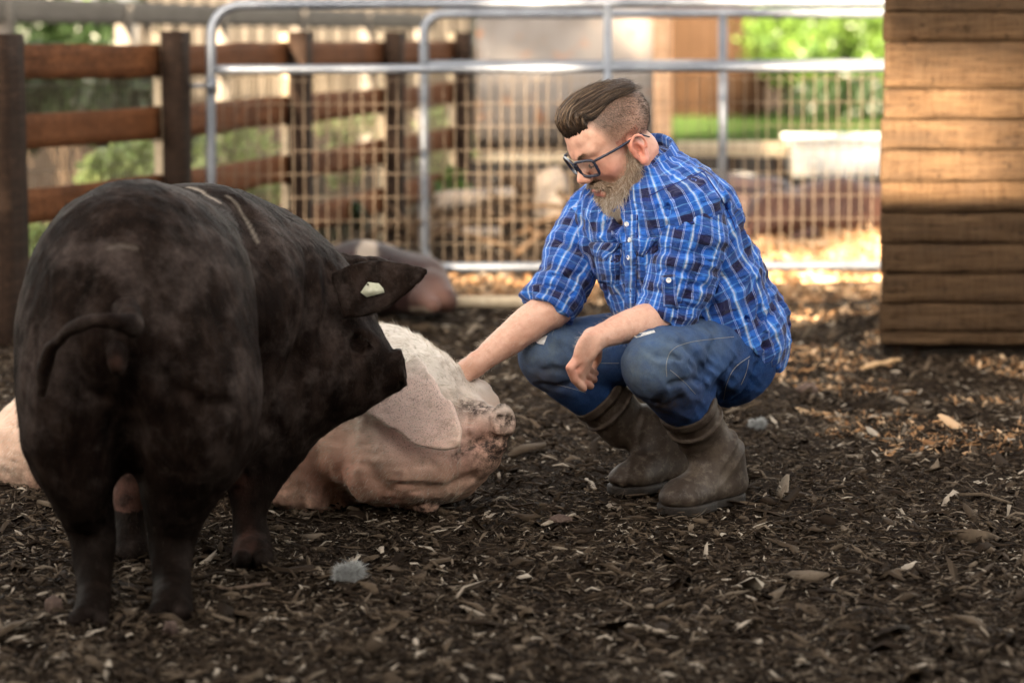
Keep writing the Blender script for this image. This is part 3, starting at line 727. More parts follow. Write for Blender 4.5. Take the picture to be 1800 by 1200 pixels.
for k, (x, y, D, w_, h_, m_, lb) in enumerate(weeds):
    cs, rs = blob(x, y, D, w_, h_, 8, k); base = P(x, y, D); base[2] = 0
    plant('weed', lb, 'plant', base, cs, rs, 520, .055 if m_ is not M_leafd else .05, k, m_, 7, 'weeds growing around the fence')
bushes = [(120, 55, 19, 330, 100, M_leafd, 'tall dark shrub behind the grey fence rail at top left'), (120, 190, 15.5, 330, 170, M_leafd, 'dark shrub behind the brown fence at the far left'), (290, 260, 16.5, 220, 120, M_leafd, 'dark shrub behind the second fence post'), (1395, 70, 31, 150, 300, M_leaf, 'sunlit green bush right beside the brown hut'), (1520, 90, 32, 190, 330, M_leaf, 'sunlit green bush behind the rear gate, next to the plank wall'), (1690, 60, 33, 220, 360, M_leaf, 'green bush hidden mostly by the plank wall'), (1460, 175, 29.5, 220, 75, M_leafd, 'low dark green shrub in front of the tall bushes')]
for k, (x, y, D, w_, h_, m_, lb) in enumerate(bushes):
    cs, rs = blob(x, y, D, w_, h_, 14, 20+k); base = P(x, 215, D); base[2] = 0
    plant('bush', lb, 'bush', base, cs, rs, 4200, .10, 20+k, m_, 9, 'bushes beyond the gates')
trees = [(-8.6, 38, 6), (-5.2, 52, 7), (-12, 46, 8), (2.5, 58, 8), (7.5, 55, 9), (12.5, 50, 8), (-1.5, 62, 8), (18, 60, 9), (-18, 60, 10), (10, 40, 6)]
for k, (x, y, h_) in enumerate(trees):
    r = np.random.default_rng(k); cs = [np.array((x, y, h_*.5))+r.normal(size=3)*(h_*.22, h_*.2, h_*.22) for _ in range(16)]; rs = [np.ones(3)*h_*r.uniform(.14, .24) for _ in range(16)]
    lb = 'broad green tree far behind the yard, %s' % ['left behind the grey fence', 'behind the cream barn', 'at the far left edge', 'behind the stock tank', 'behind the brown hut', 'behind the plank wall', 'just right of the cream barn', 'far right', 'far left', 'beyond the tall bushes'][k]
    plant('tree', lb, 'tree', (x, y, 0), cs, rs, 3500, .26, 50+k, M_leafd if k % 2 else M_leaf, trunk=.2, group='trees behind the yard')
# ------------------------------------------------------------------ unseen barn added behind the camera to shade the yard
M_barn = mat_wood('barn_board_wood', (.03, .02, .015), (.09, .06, .045), (.16, .11, .08), 1., 2)
yb_ = -9.0; zE = .40-(.215/.915)*(yb_-8.6*K)
brn = thing('shade_barn', (0, -4, 0), 'unseen long dark barn added behind the camera to shade the yard', 'barn')
yE = 1.25; zE = .40-(.215/.915)*(yE-8.6*K)
Mr = np.array(Matrix.Rotation(.16, 3, 'X')).T; rsl = math.tan(.16); b = MB()
def roof_piece(xa, xb, ya, yb):          # a rectangle of the sloping roof, seen from above
    yc = (ya+yb)/2; b.box(((xa+xb)/2, yc, zE+rsl*(yE-yc)+.02), (xb-xa-.002, (yb-ya)/math.cos(.16), .008), np.array(Matrix.Rotation(-.16, 3, 'X')).T)
roof_piece(-26, -4.4, -6.9, yE); roof_piece(-.8, 18, -6.9, yE); roof_piece(-4.4, -.8, .75, yE); roof_piece(-4.4, -.8, -6.9, -5.85)
holes = []; rh = np.random.default_rng(12)  # openings placed so the sun falls in patches on the ground
for k in range(8):
    Yh = rh.uniform(8.35, 8.95) if k < 6 else rh.uniform(7.4, 7.8); Xh = rh.uniform(.60, 1.02-.37*(8.9-Yh)) if k < 6 else rh.uniform(1.85, 2.2); yh = (.235*Yh-2.135)/.075; holes.append((Xh-.3716*(Yh-yh), yh, rh.uniform(.08, .15), rh.uniform(.35, .8)))
for i in range(24):
    for j in range(22):
        xa, ya = -4.4+.15*i, -5.85+.30*j
        if any(abs(xa+.075-hx) < hw_ and abs(ya+.15-hy) < hh for hx, hy, hw_, hh in holes): continue
        roof_piece(xa, xa+.15, ya, ya+.30)
link('roof', b.me('roof', M_grey, False), brn, label='added roof with openings cut for sun patches')
b = MB(); b.box((-4, yE+.02, zE+.02), (44, .03, .17)); link('shade_fascia', b.me('shade_fascia', M_barn, False), brn)  # strip added to keep the sun off the man's head
b = MB(); b.box((-4, -6.6, 1.6), (43, .12, 3.2)); link('wall', b.me('wall', M_barn, False), brn)
for k in range(11): board((-24+4*k+.7, yE-.5, -.05), (-24+4*k+.7, yE-.5, zE+.02), .14, .14, M_barn, brn, 'post', up=(1, 0, 0), seg=3)

# ================================================================== the crouching man
from mathutils.bvhtree import BVHTree
def bvh(V, F): return BVHTree.FromPolygons([tuple(v) for v in V.tolist()], [tuple(f) for f in F.tolist()])
def hit(b, px, py, D0=3.0):
    o = Vector((0, 0, CAM_H)); d = Vector(P(px, py, D0))-o
    loc, nor, _, _ = b.ray_cast(o, d.normalized())
    return (np.array(loc), np.array(nor)) if loc is not None else (None, None)
def surf_patch(name, corners, bv, nu, nv, off, th, mat, parent, wob=0., label=None, cloth=None, puff=0.):
    """cloth or skin patch lying on a surface; corners are four photo points, ordered round the patch"""
    c = [np.array(q, float) for q in corners]; Vt = []; N = []
    for i in range(nu+1):
        for j in range(nv+1):
            u, v = i/nu, j/nv; p = (c[0]*(1-u)+c[1]*u)*(1-v)+(c[3]*(1-u)+c[2]*u)*v
            l, n = hit(bv, *p)
            if l is None: l, n = (Vt[-1], N[-1]) if Vt else (P(p[0], p[1], 5.9), np.array((0, -1., 0)))
            Vt.append(l); N.append(n)
    Vt = np.array(Vt).reshape(nu+1, nv+1, 3); N = np.array(N).reshape(nu+1, nv+1, 3)
    for _ in range(2):
        Vt[1:-1, 1:-1] = (Vt[:-2, 1:-1]+Vt[2:, 1:-1]+Vt[1:-1, :-2]+Vt[1:-1, 2:])/4*.6+Vt[1:-1, 1:-1]*.4
    pu = puff*np.sin(np.linspace(0, math.pi, nu+1))[:, None, None]*np.sin(np.linspace(0, math.pi, nv+1))[None, :, None]
    top = Vt+N*(off+th+pu)+wob*noise(Vt*60)[..., None]*N; bot = Vt+N*(off-.004)
    A = np.concatenate([top.reshape(-1, 3), bot.reshape(-1, 3)]); n0 = (nu+1)*(nv+1); F = []
    I = lambda i, j: i*(nv+1)+j
    for i in range(nu):
        for j in range(nv):
            F.append((I(i, j), I(i+1, j), I(i+1, j+1), I(i, j+1))); F.append((n0+I(i, j), n0+I(i, j+1), n0+I(i+1, j+1), n0+I(i+1, j)))
    for i in range(nu):
        F.append((I(i, 0), n0+I(i, 0), n0+I(i+1, 0), I(i+1, 0))); F.append((I(i, nv), I(i+1, nv), n0+I(i+1, nv), n0+I(i, nv)))
    for j in range(nv):
        F.append((I(0, j), I(0, j+1), n0+I(0, j+1), n0+I(0, j))); F.append((I(nu, j), n0+I(nu, j), n0+I(nu, j+1), I(nu, j+1)))
    g = np.stack(np.meshgrid(np.linspace(0, 1, nu+1), np.linspace(0, 1, nv+1), indexing='ij'), -1).reshape(-1, 2)
    su = np.linalg.norm(Vt[-1, 0]-Vt[0, 0]); sv = np.linalg.norm(Vt[0, -1]-Vt[0, 0]); cl = np.c_[g[:, 0]*su, g[:, 1]*sv, np.zeros(n0)]+(cloth if cloth is not None else 0)
    cl = np.concatenate([cl, cl]); b = MB(); b.put(A, F)
    return link(name, b.me(name, mat, True, {'cloth': cl}), parent, label=label)
def smooth2(p):
    for _ in range(3):
        q = [p[0]]
        for a, b_ in zip(p[:-1], p[1:]): q += [a*.75+b_*.25, a*.25+b_*.75]
        p = np.array(q+[p[-1]])
    return p
def seam(name, pts, bv, r, mat, parent, off=.0006, dash=False, label=None):
    p = smooth2(np.array(pts, float)); d = densify(np.c_[p, np.zeros(len(p))], 3)[:, :2]; o = []
    for q in d:
        l, n = hit(bv, *q)
        if l is not None and (not o or np.linalg.norm(l-o[-1]) < .05): o.append(l+n*off)
    if len(o) < 3: return
    o = np.array(o); b = MB()
    if dash:
        for k in range(0, len(o)-2, 2): b.tube(o[k:k+2], r, 4)
    else: b.tube(o, r, 5)
    return link(name, b.me(name, mat), parent, label=label)

HS = 1.12
HC = P(1083, 240, 5.93)
def hdir(yaw, pitch):
    f = np.array((-math.cos(R(yaw))*math.cos(R(pitch)), -math.sin(R(yaw))*math.cos(R(pitch)), -math.sin(R(pitch))))
    r_ = np.array((-math.sin(R(yaw)), math.cos(R(yaw)), 0)); return np.array((r_, f, np.cross(r_, f)))
HM = hdir(25, 37)                                    # rows: his right, face direction, up
def HW(x, y, z): return HC+(np.array((x, y, z))*HS)@HM
def HWa(A): return HC+(np.asarray(A)*HS)@HM
def hell(c, r, M=None): return ell(HW(*c), np.array(r)*HS, HM if M is None else M@HM)
def hcone(a, b_, ra, rb): return cone(HW(*a), HW(*b_), ra*HS, rb*HS)
def rotm(ax, a):
    return np.array(Matrix.Rotation(R(a), 3, ax))

# --- body (skin): one continuous surface
B = SDF()
TF = unit((-math.cos(R(37)), -math.sin(R(37)), -.25)); TU = unit(P(1140, 290, 5.98)-P(1255, 640, 6.08)); TM = axes(TF, TU)   # rows side(right), fwd, up
B.add(ell(P(1155, 410, 6.02), (.16, .11, .16), TM), .05).add(ell(P(1220, 530, 6.05), (.15, .12, .15), TM), .08).add(ell(P(1262, 610, 6.08), (.15, .11, .09), TM), .05)
SH_N, SH_F = P(1207, 372, 5.83), P(1042, 385, 6.16)
B.add(chain([SH_N+(0,.03,-.01), P(1150, 355, 6.01), SH_F], [.040, .05, .045]), .04)
B.add(chain([HW(0, -.012, -.050), P(1124, 304, 5.985), P(1150, 345, 6.01)], [.056, .058, .062]), .03)
EL_N, WR_N = P(1186, 562, 5.86), P(1043, 597, 5.66)
EL_F, WR_F = P(972, 540, 6.02), P(836, 641, 5.96)
B.add(chain([SH_N+(0,.03,-.01), P(1200, 460, 5.85), EL_N], [.040, .042, .040], 1), .03)
B.add(chain([EL_N, P(1150, 563, 5.80), P(1100, 575, 5.74), WR_N], [.040, .041, .034, .0225], 1), .02)
B.add(chain([SH_F, P(1008, 460, 6.09), EL_F], [.042, .042, .041]), .03)
B.add(chain([EL_F, P(935, 565, 6.0), P(890, 600, 5.98), WR_F], [.041, .041, .035, .0235], 1), .02)
B.add(ell(HW(0, -.003, .030), np.array((.073, .086, .068))*HS, HM), .01)
B.add(hell((0, .034, .034), (.062, .052, .052)), .03).add(hell((0, .032, -.022), (.058, .056, .078)), .03)
B.add(hell((0, .020, -.060), (.056, .055, .046)), .02)
for s_ in (-1, 1):
    B.add(hell((s_*.042, .062, -.020), (.021, .020, .020)), .025)
    B.add(hcone((s_*.012, .086, .020), (s_*.045, .072, .026), .010, .008), .014)
B.add(hcone((0, .084, .010), (0, .108, -.0205), .0080, .0105), .010)
for s_ in (-1, 1):
    B.sub(hell((s_*.030, .099, .004), (.017, .014, .011)), .014)
    B.add(hell((s_*.031, .0745, .003), (.0145, .0140, .0130)), .003)
    B.add(hell((s_*.0105, .100, -.0265), (.0070, .0100, .0070)), .005)
    B.sub(hell((s_*.0065, .104, -.0365), (.0035, .006, .004)), .003)
B.add(hcone((-.018, .089, -.056), (.018, .089, -.056), .006, .006), .006).add(hell((0, .098, -.056), (.014, .007, .005)), .006)
B.add(hcone((-.014, .092, -.068), (.014, .092, -.068), .0075, .0075), .006).sub(hcone((-.02, .103, -.0622), (.02, .103, -.0622), .0022, .0022), .004)
for s_ in (-1, 1):                                  # ears
    e = np.array((s_*.0765, .007, -.024))
    Me = rotm('Z', s_*18)@rotm('X', 12)
    B.add(hell(e, (.0065, .0185, .030), Me), .006)
    B.sub(hell(e+(s_*.009, .002, .001), (.0100, .0112, .0185), Me), .003)
    a_ = np.linspace(-.35, 3.9, 11); pts = [HW(*(e+(s_*(.008+.002*math.sin(t)), .0165*math.cos(t)-.003, .010+.0195*math.sin(t)))) for t in a_]
    B.add(chain(pts, [.0033*HS]*11), .003)
    B.add(hell(e+(s_*.004, .004, -.024), (.0055, .0085, .0085)), .006)
    B.add(hell(e+(s_*.006, .013, -.004), (.003, .004, .006)), .004)
    B.add(chain([HW(*(e+(s_*.005, -.004, .016))), HW(*(e+(s_*.0065, -.009, .002))), HW(*(e+(s_*.005, -.004, -.012)))], [.003, .0033, .003]), .004)
def hand(Bd, wr, palm_end, nrm, across, fingers, thumb, rp=.016, kf=.004):
    """palm slab plus five chains of phalanges"""
    f = palm_end-wr; L = np.linalg.norm(f); f = f/L; M = np.array((unit(across), f, unit(np.cross(across, f))))
    Bd.add(ell(wr+f*L*.60, (.041, L*.60, rp), M), .018)
    Bd.add(cone(wr, wr+f*L*.4, .0225, .021), .015)
    for pts, r0 in fingers+[thumb]:
        Bd.add(chain([np.asarray(q) for q in pts], list(np.linspace(r0, r0*.82, len(pts)))), kf)
# near hand hangs from the knee, fingers curled under
hf = [([P(1022, 622, 5.63), P(1002, 646, 5.60), P(1010, 667, 5.62), P(1026, 682, 5.65)], .0098),
      ([P(1028, 625, 5.65), P(1014, 652, 5.62), P(1024, 672, 5.66), P(1038, 678, 5.70)], .0100),
      ([P(1034, 626, 5.67), P(1024, 652, 5.65), P(1036, 664, 5.70), P(1044, 667, 5.73)], .0095),
      ([P(1040, 624, 5.70), P(1033, 646, 5.68), P(1043, 655, 5.73), P(1047, 656, 5.75)], .0085)]
hand(B, WR_N, P(1014, 648, 5.625), None, unit(P(1036, 650, 5.69)-P(1002, 644, 5.60)), hf, ([P(1040, 604, 5.68), P(1050, 618, 5.72), P(1050, 632, 5.745), P(1044, 643, 5.75)], .0110))
# far hand rests on the neck of the pink pig, behind its ear
pe = P(795, 668, 5.98); ac = unit(P(812, 680, 5.93)-P(790, 652, 6.03))
hf = []
for k, t_ in enumerate(np.linspace(-.031, .031, 4)):
    b0 = pe+ac*t_; d1 = unit(pe-WR_F); l_ = (.044, .050, .047, .038)[k]
    hf.append(([b0-d1*.02, b0+d1*l_*.6+(0, 0, .002), b0+d1*l_*1.15+(0, 0, -.012), b0+d1*l_*1.6+(0, 0, -.032)], .0095))
hand(B, WR_F, pe, None, ac, hf, ([WR_F+(.0, -.012, -.005), P(822, 664, 5.945), P(806, 672, 5.94), P(795, 672, 5.93)], .0110))
B.disp(lambda p: .0011*noise(p*55)+.0006*noise(p*140))
V, F = B.mesh(.0030)
hl = (V-HC)@HM.T/HS
near_head = (np.abs(hl) < .14).all(1)
zz = hl[:, 2]-.10*np.clip(hl[:, 1]-.03, 0, 1)
sc1 = sstep(-.012, .062, hl[:, 2]+.30*np.clip(-hl[:, 1], 0, .1)*-1+.0)*sstep(.052, .030, hl[:, 1]-.25*np.clip(hl[:, 2]-.04, 0, 1))
sc1 = np.maximum(sc1, sstep(-.055, .02, hl[:, 2])*sstep(-.02, -.06, hl[:, 1])*.75)
side = sstep(.030, .022, hl[:, 1])*sstep(-.030, .0, hl[:, 2])*(hl[:, 2] > -.04)*.35
scalp = np.where(near_head, np.clip(np.maximum(sc1, side), 0, 1), 0)
ear_m = (np.abs(np.abs(hl[:, 0])-.078) < .012)&(np.abs(hl[:, 1]-.007) < .028)&(np.abs(hl[:, 2]+.02) < .036)
scalp[ear_m & (np.abs(hl[:, 0]) > .0725)] = 0
def gauss(c, s_): return np.exp(-((hl-np.array(c))**2).sum(1)/(2*s_*s_))
red = np.clip(.5*gauss((0, .115, -.022), .012)+.75*gauss((-.045, .07, -.022), .020)+.75*gauss((.045, .07, -.022), .020)+.5*gauss((-.055, -.03, -.07), .030)+.4*gauss((0, .08, .03), .02)+ear_m*.8, 0, 1)*near_head
for q, s_ in ((P(1012, 655, 5.6), .022), (P(1000, 645, 5.6), .012), (P(1035, 676, 5.66), .015)): red = np.maximum(red, .6*np.exp(-((V-q)**2).sum(1)/(2*s_*s_)))
lips = np.clip(gauss((0, .102, -.057), .012)*1.3+gauss((0, .099, -.067), .012)*1.3, 0, 1)*(hl[:, 2] < -.050)*(hl[:, 2] > -.076)*near_head
s = Nodes('skin'); v = s.coord(); n1 = s.noise(v, 14, 4); n2 = s.noise(v, 160, 3)
c = s.ramp(n1, [(.3, (.56, .31, .22)), (.7, (.72, .44, .33))])
c = s.mix(s.math('MULTIPLY', s.ramp(s.noise(v, 70, 4, .7), [(.48, (0, 0, 0)), (.72, (1, 1, 1))]), .38), c, (.44, .17, .11))
c = s.mix(s.math('MULTIPLY', s.attr('red'), .62), c, (.56, .125, .075))
c = s.mix(s.math('MULTIPLY', s.attr('lips'), .8), c, (.33, .09, .07))
c = s.mix(s.math('MULTIPLY', s.math('POWER', s.attr('scalp'), .5), s.ramp(s.noise(v, 420, 2, .7), [(.25, (.72, .72, .72)), (.6, (1, 1, 1))])), c, (.055, .030, .017))
M_skin = s.done(c, .48, s.bump(s.math('ADD', n2, s.noise(v, 420, 2)), .22, .0015), .35, Subsurface_Weight=.06, Subsurface_Radius=(1., .35, .2), Subsurface_Scale=.006)
man = thing('person', (P(1235, 700, 6.0)[0], P(1235, 700, 6.0)[1], 0), 'bearded man in blue plaid shirt crouching with one hand on the pink pig', 'person')
o_body = link('body', mk_mesh('body', V, F, M_skin, True, {'scalp': scalp, 'red': red, 'lips': lips}), man)
bodyV, bodyF = V, F

# --- hair: combed back quiff
s = Nodes('brown_hair'); t = s.attr('tone'); c = s.ramp(t, [(0, (.016, .009, .006)), (.5, (.070, .040, .022)), (1, (.24, .155, .090))]); M_hair = s.done(c, .42, None, .5)
H = SDF()
H.add(hell((.004, .047, .087), (.032, .036, .025)), .02).add(hell((0, .0, .083), (.050, .050, .026)), .03).add(hell((0, -.045, .066), (.048, .045, .028)), .03)
H.disp(lambda p: .0036*np.abs(np.sin(((p-HC)@HM.T)[:, 0]*330+3*noise(p*22))))
Vh, Fh = H.mesh(.0032)
b = MB(); b.put(Vh, Fh, .16)
r = np.random.default_rng(3); n = 6000
sx = r.uniform(-1, 1, n); cl = np.round(sx*11)/11; sx2 = cl+(sx-cl)*.55; dep = r.random(n)**1.6*.011
ctl = np.array([(.080, .064), (.094, .086), (.076, .1135), (.040, .117), (-.005, .112), (-.050, .097), (-.088, .064)])
tt = np.linspace(0, 1, 9); 
from_ = np.linspace(0, 1, 7); cy = np.interp(tt, from_, ctl[:, 0]); cz = np.interp(tt, from_, ctl[:, 1])
for _ in range(1): cy[1:-1] = (cy[:-2]+cy[1:-1]*2+cy[2:])/4; cz[1:-1] = (cz[:-2]+cz[1:-1]*2+cz[2:])/4
start = r.random(n)**1.3*.45; ln = r.uniform(.35, .62, n)
tq = start[:, None]+ln[:, None]*np.linspace(0, 1, 7)[None]; tq = np.clip(tq, 0, 1)
yy = np.interp(tq.ravel(), tt, cy).reshape(n, 7); zz_ = np.interp(tq.ravel(), tt, cz).reshape(n, 7)
edge = 1-.50*np.abs(sx2[:, None])**2.6
base_ = .045
zz_ = base_+(zz_-base_)*edge-dep[:, None]*.8; fr_ = sstep(.03, .08, yy); yy = yy*(1-(.06+.26*fr_)*sx[:, None]**2); zz_ = zz_+.012*fr_*sx[:, None]**2-dep[:, None]*np.sign(yy)*.5
xx_ = sx2[:, None]*(.051-.006*fr_)+.010*np.linspace(0, 1, 7)[None]*np.sin(cl*9)[:, None]*.5+.0025*np.sin(tq*18+cl[:, None]*30)
ridge = .0050*np.cos((sx-cl)*11*math.pi)[:, None]
pth = np.stack([xx_, yy, zz_+ridge], -1)+r.normal(0, .0008, (n, 1, 3)); pth[:, -1] += r.normal(0, .0034, (n, 3)); fl_ = r.random(n) < .03; pth[fl_, -1] += r.normal(0, .008, (fl_.sum(), 3))
Vs, Fs, Ts = strands(HWa(pth.reshape(-1, 3)).reshape(n, 7, 3), None, None, .00085, np.clip((.06+1.0*(1-dep/.011)*r.random(n)**.8)*(.30+.70*np.cos((sx-cl)*11*math.pi)**2)*(.7+.5*np.random.default_rng(4).random(23)[(cl*11+11).astype(int)]), 0, 1)); b.put(Vs, Fs, Ts)  # strand tone carries painted shade in the grooves between clumps
# short sides
m = (scalp > .25)&near_head&(np.abs(hl[:, 0]) > .02); idx = r.choice(np.nonzero(m)[0], 9000); NV = vnormals(V, F)
dr = NV[idx]*.45+(np.array((0, -.35, -.8))@HM)[None]+r.normal(0, .2, (len(idx), 3))
Vs, Fs, Ts = strands(V[idx]-NV[idx]*.001, dr/np.linalg.norm(dr, axis=1)[:, None], .0035+.006*scalp[idx]**2*r.random(len(idx)), .00045, .15+.45*r.random(len(idx)), seg=1); b.put(Vs, Fs, Ts)
link('hair', b.me('hair', M_hair), man, kind='stuff')

# fine hairs on the forearms
b = MB(); r = np.random.default_rng(21); Nb0 = vnormals(V, F)
def near_seg(p, a, c_): t = np.clip(((p-a)@(c_-a))/((c_-a)@(c_-a)), 0, 1); return np.linalg.norm(p-a-t[:, None]*(c_-a), axis=1)
for a_, c_ in ((EL_N, WR_N), (EL_F, WR_F)):
    idx = np.nonzero((near_seg(V, a_*.9+c_*.1, c_) < .055))[0]; idx = r.choice(idx, 1000); ax = unit(c_-a_)
    d = ax*.8+Nb0[idx]*.35+r.normal(0, .3, (len(idx), 3)); d /= np.linalg.norm(d, axis=1)[:, None]
    b.put(*strands(V[idx], d, .009*np.exp(r.normal(0, .3, len(idx))), .00016, .5+.5*r.random(len(idx)), bend=r.normal(0, .2, (len(idx), 3)), seg=2))
arm_hair_bm = b
# --- beard, moustache, brows
s = Nodes('blond_beard_hair'); t = s.attr('tone'); c = s.ramp(t, [(0, (.10, .055, .028)), (.45, (.36, .255, .175)), (1, (.78, .71, .62))]); M_beard = s.done(c, .5, None, .4)
link('arm_hair', arm_hair_bm.me('arm_hair', M_beard), man, kind='stuff')
Bd = SDF()
Bd.add(hell((0, .060, -.095), (.044, .038, .034)), .02).add(hell((0, .036, -.075), (.056, .050, .034)), .03)
for s_ in (-1, 1): Bd.add(chain([HW(s_*.066, .012, -.012), HW(s_*.062, .022, -.040), HW(s_*.053, .042, -.068), HW(s_*.030, .068, -.085)], [.006, .013, .020, .024]), .02)
Bd.sub(hell((0, .106, -.062), (.022, .028, .0105)), .006)
for s_ in (-1, 1): Bd.add(chain([HW(s_*.003, .099, -.0445), HW(s_*.018, .090, -.0485), HW(s_*.031, .076, -.060), HW(s_*.036, .068, -.075)], [.0055, .0075, .0085, .008]), .008)
Bd.disp(lambda p: .004*noise(p*75)+.002*noise(p*170))
Vb, Fb = Bd.mesh(.0032); Nb = vnormals(Vb, Fb); r = np.random.default_rng(9)
b = MB(); b.put(Vb, Fb, .25)
n = 12000; idx = r.integers(0, len(Vb), n); bl = (Vb[idx]-HC)@HM.T/HS
keep = ~((bl[:, 1] > .080)&(bl[:, 2] < -.052)&(bl[:, 2] > -.074)&(np.abs(bl[:, 0]) < .022)); idx = idx[keep]; bl = bl[keep]; n = len(idx)
mus = (bl[:, 1] > .068)&(bl[:, 2] > -.066)
dn = np.array((0, .10, -1.))@HM; grav = np.array((0, 0, -1.)); out = Nb[idx]
dr = out*.55+dn*.45+grav*.35+r.normal(0, .28, (n, 3)); dr[mus] = (out*.35+dn*.35)[mus]+(np.sign(bl[mus, 0:1])*HM[0])*.7+r.normal(0, .2, (mus.sum(), 3))
dr /= np.linalg.norm(dr, axis=1)[:, None]
low = sstep(-.05, -.10, bl[:, 2]); L_ = np.where(mus, r.uniform(.005, .011, n), r.uniform(.006, .014, n)+low*r.uniform(0, .010, n))
clump = .5+.5*noise(Vb[idx]*110)
Vs, Fs, Ts = strands(Vb[idx], dr, L_, .00050, np.clip(.15+.55*r.random(n)+.5*clump*low, 0, 1), bend=grav*.25+np.random.default_rng(1).normal(0, .25, (n, 3)), seg=3); b.put(Vs, Fs, Ts)
q_ = r.choice(np.nonzero(near_head)[0], 30000); dv = Bd.ev(bodyV[q_], .05); bn = vnormals(bodyV, bodyF)[q_]; hq = hl[q_]; kk = ~((hq[:, 1] > .078)&(np.abs(hq[:, 0]) < .026)&(hq[:, 2] < -.048)&(hq[:, 2] > -.078))&(dv > -.001)&(dv < .011*r.random(len(q_))**1.5+.001); q_ = q_[kk][:4200]; bn = bn[kk][:4200]
d_ = bn*.4+dn*.6+r.normal(0, .3, bn.shape); d_ /= np.linalg.norm(d_, axis=1)[:, None]
b.put(*strands(bodyV[q_], d_, .0055*np.exp(r.normal(0, .3, len(q_))), .0004, .2+.6*r.random(len(q_)), seg=2))
link('beard', b.me('beard', M_beard), man, kind='stuff')
b = MB(); n = 260
for s_ in (-1, 1):
    t_ = r.random(n); q = np.c_[s_*(.012+.034*t_), .097-.022*t_**1.5, .0205+.004*np.sin(t_*2.6)+r.normal(0, .0020, n)]; 
    d = np.c_[np.full(n, s_*.9), r.normal(.1, .15, n), r.normal(.12, .2, n)]; d /= np.linalg.norm(d, axis=1)[:, None]
    Vs, Fs, Ts = strands(HWa(q), d@HM, .008, .00035, .35+.4*r.random(n), seg=2); b.put(Vs, Fs, Ts)
    t_ = r.random(60)*2-1; q = np.c_[s_*.031+t_*.0125, .0885-.004*t_**2, np.full(60, -.0025)+.003*t_**2]; d = np.c_[r.normal(0, .2, 60), np.full(60, .8), np.full(60, -.5)]; d /= np.linalg.norm(d, axis=1)[:, None]
    Vs, Fs, Ts = strands(HWa(q), d@HM, .006, .0004, np.full(60, .05), seg=2); b.put(Vs, Fs, Ts)
link('eyebrows', b.me('eyebrows', M_hair), man, kind='stuff')

# --- glasses
s = Nodes('dark_blue_frame'); M_frame = s.done((.012, .016, .035), .25, None, .6)
s = Nodes('spectacle_lens'); gl = s.n('ShaderNodeBsdfGlossy', {'Color': (.9, .9, .9, 1), 'Roughness': .03}); tp = s.n('ShaderNodeBsdfTransparent', {'Color': (.93, .94, .95, 1)}); mx = s.n('ShaderNodeMixShader', {0: .10, 1: tp.outputs[0], 2: gl.outputs[0]}); s.t.links.new(mx.outputs[0], s.t.nodes['Material Output'].inputs[0]); M_lens = s.m
b = MB(); lens = []
for s_ in (-1, 1):
    an = np.linspace(0, 2*math.pi, 29); ex = .42
    cx_ = np.sign(np.cos(an))*np.abs(np.cos(an))**ex*.0265; cz_ = np.sign(np.sin(an))*np.abs(np.sin(an))**ex*.0175; cx_ *= 1+.10*(cz_/.0175); 
    L_ = np.c_[s_*.0335+cx_*s_*1.06, .1065-.24*np.abs(s_*.0335+cx_*s_), .000+cz_*1.02]
    b.tube(HWa(L_), .0034, 6, cap=False, flat=1.0)
    Vl = np.concatenate([HWa(L_[:-1]), HWa([L_[:-1].mean(0)])]); lens.append((Vl, [(k, (k+1) % 28, 28, 28) for k in range(28)]))
    b.tube(HWa([(s_*.0615, .0915, .013), (s_*.071, .084, .014), (s_*.077, .05, .008), (s_*.081, .012, .003), (s_*.081, -.012, .000), (s_*.079, -.026, -.018)]), [.0042, .0046, .0042, .0040, .0034, .002], 6, flat=.7)
b.tube(HWa([(-.009, .1045, .009), (0, .1075, .011), (.009, .1045, .009)]), .0024, 6)
gls = link('glasses', b.me('glasses', M_frame), man, label='dark blue framed glasses on the man\'s face')
for Vl, Fl in lens:
    link('lens', mb_mesh('lens', Vl, Fl, M_lens, True), gls)

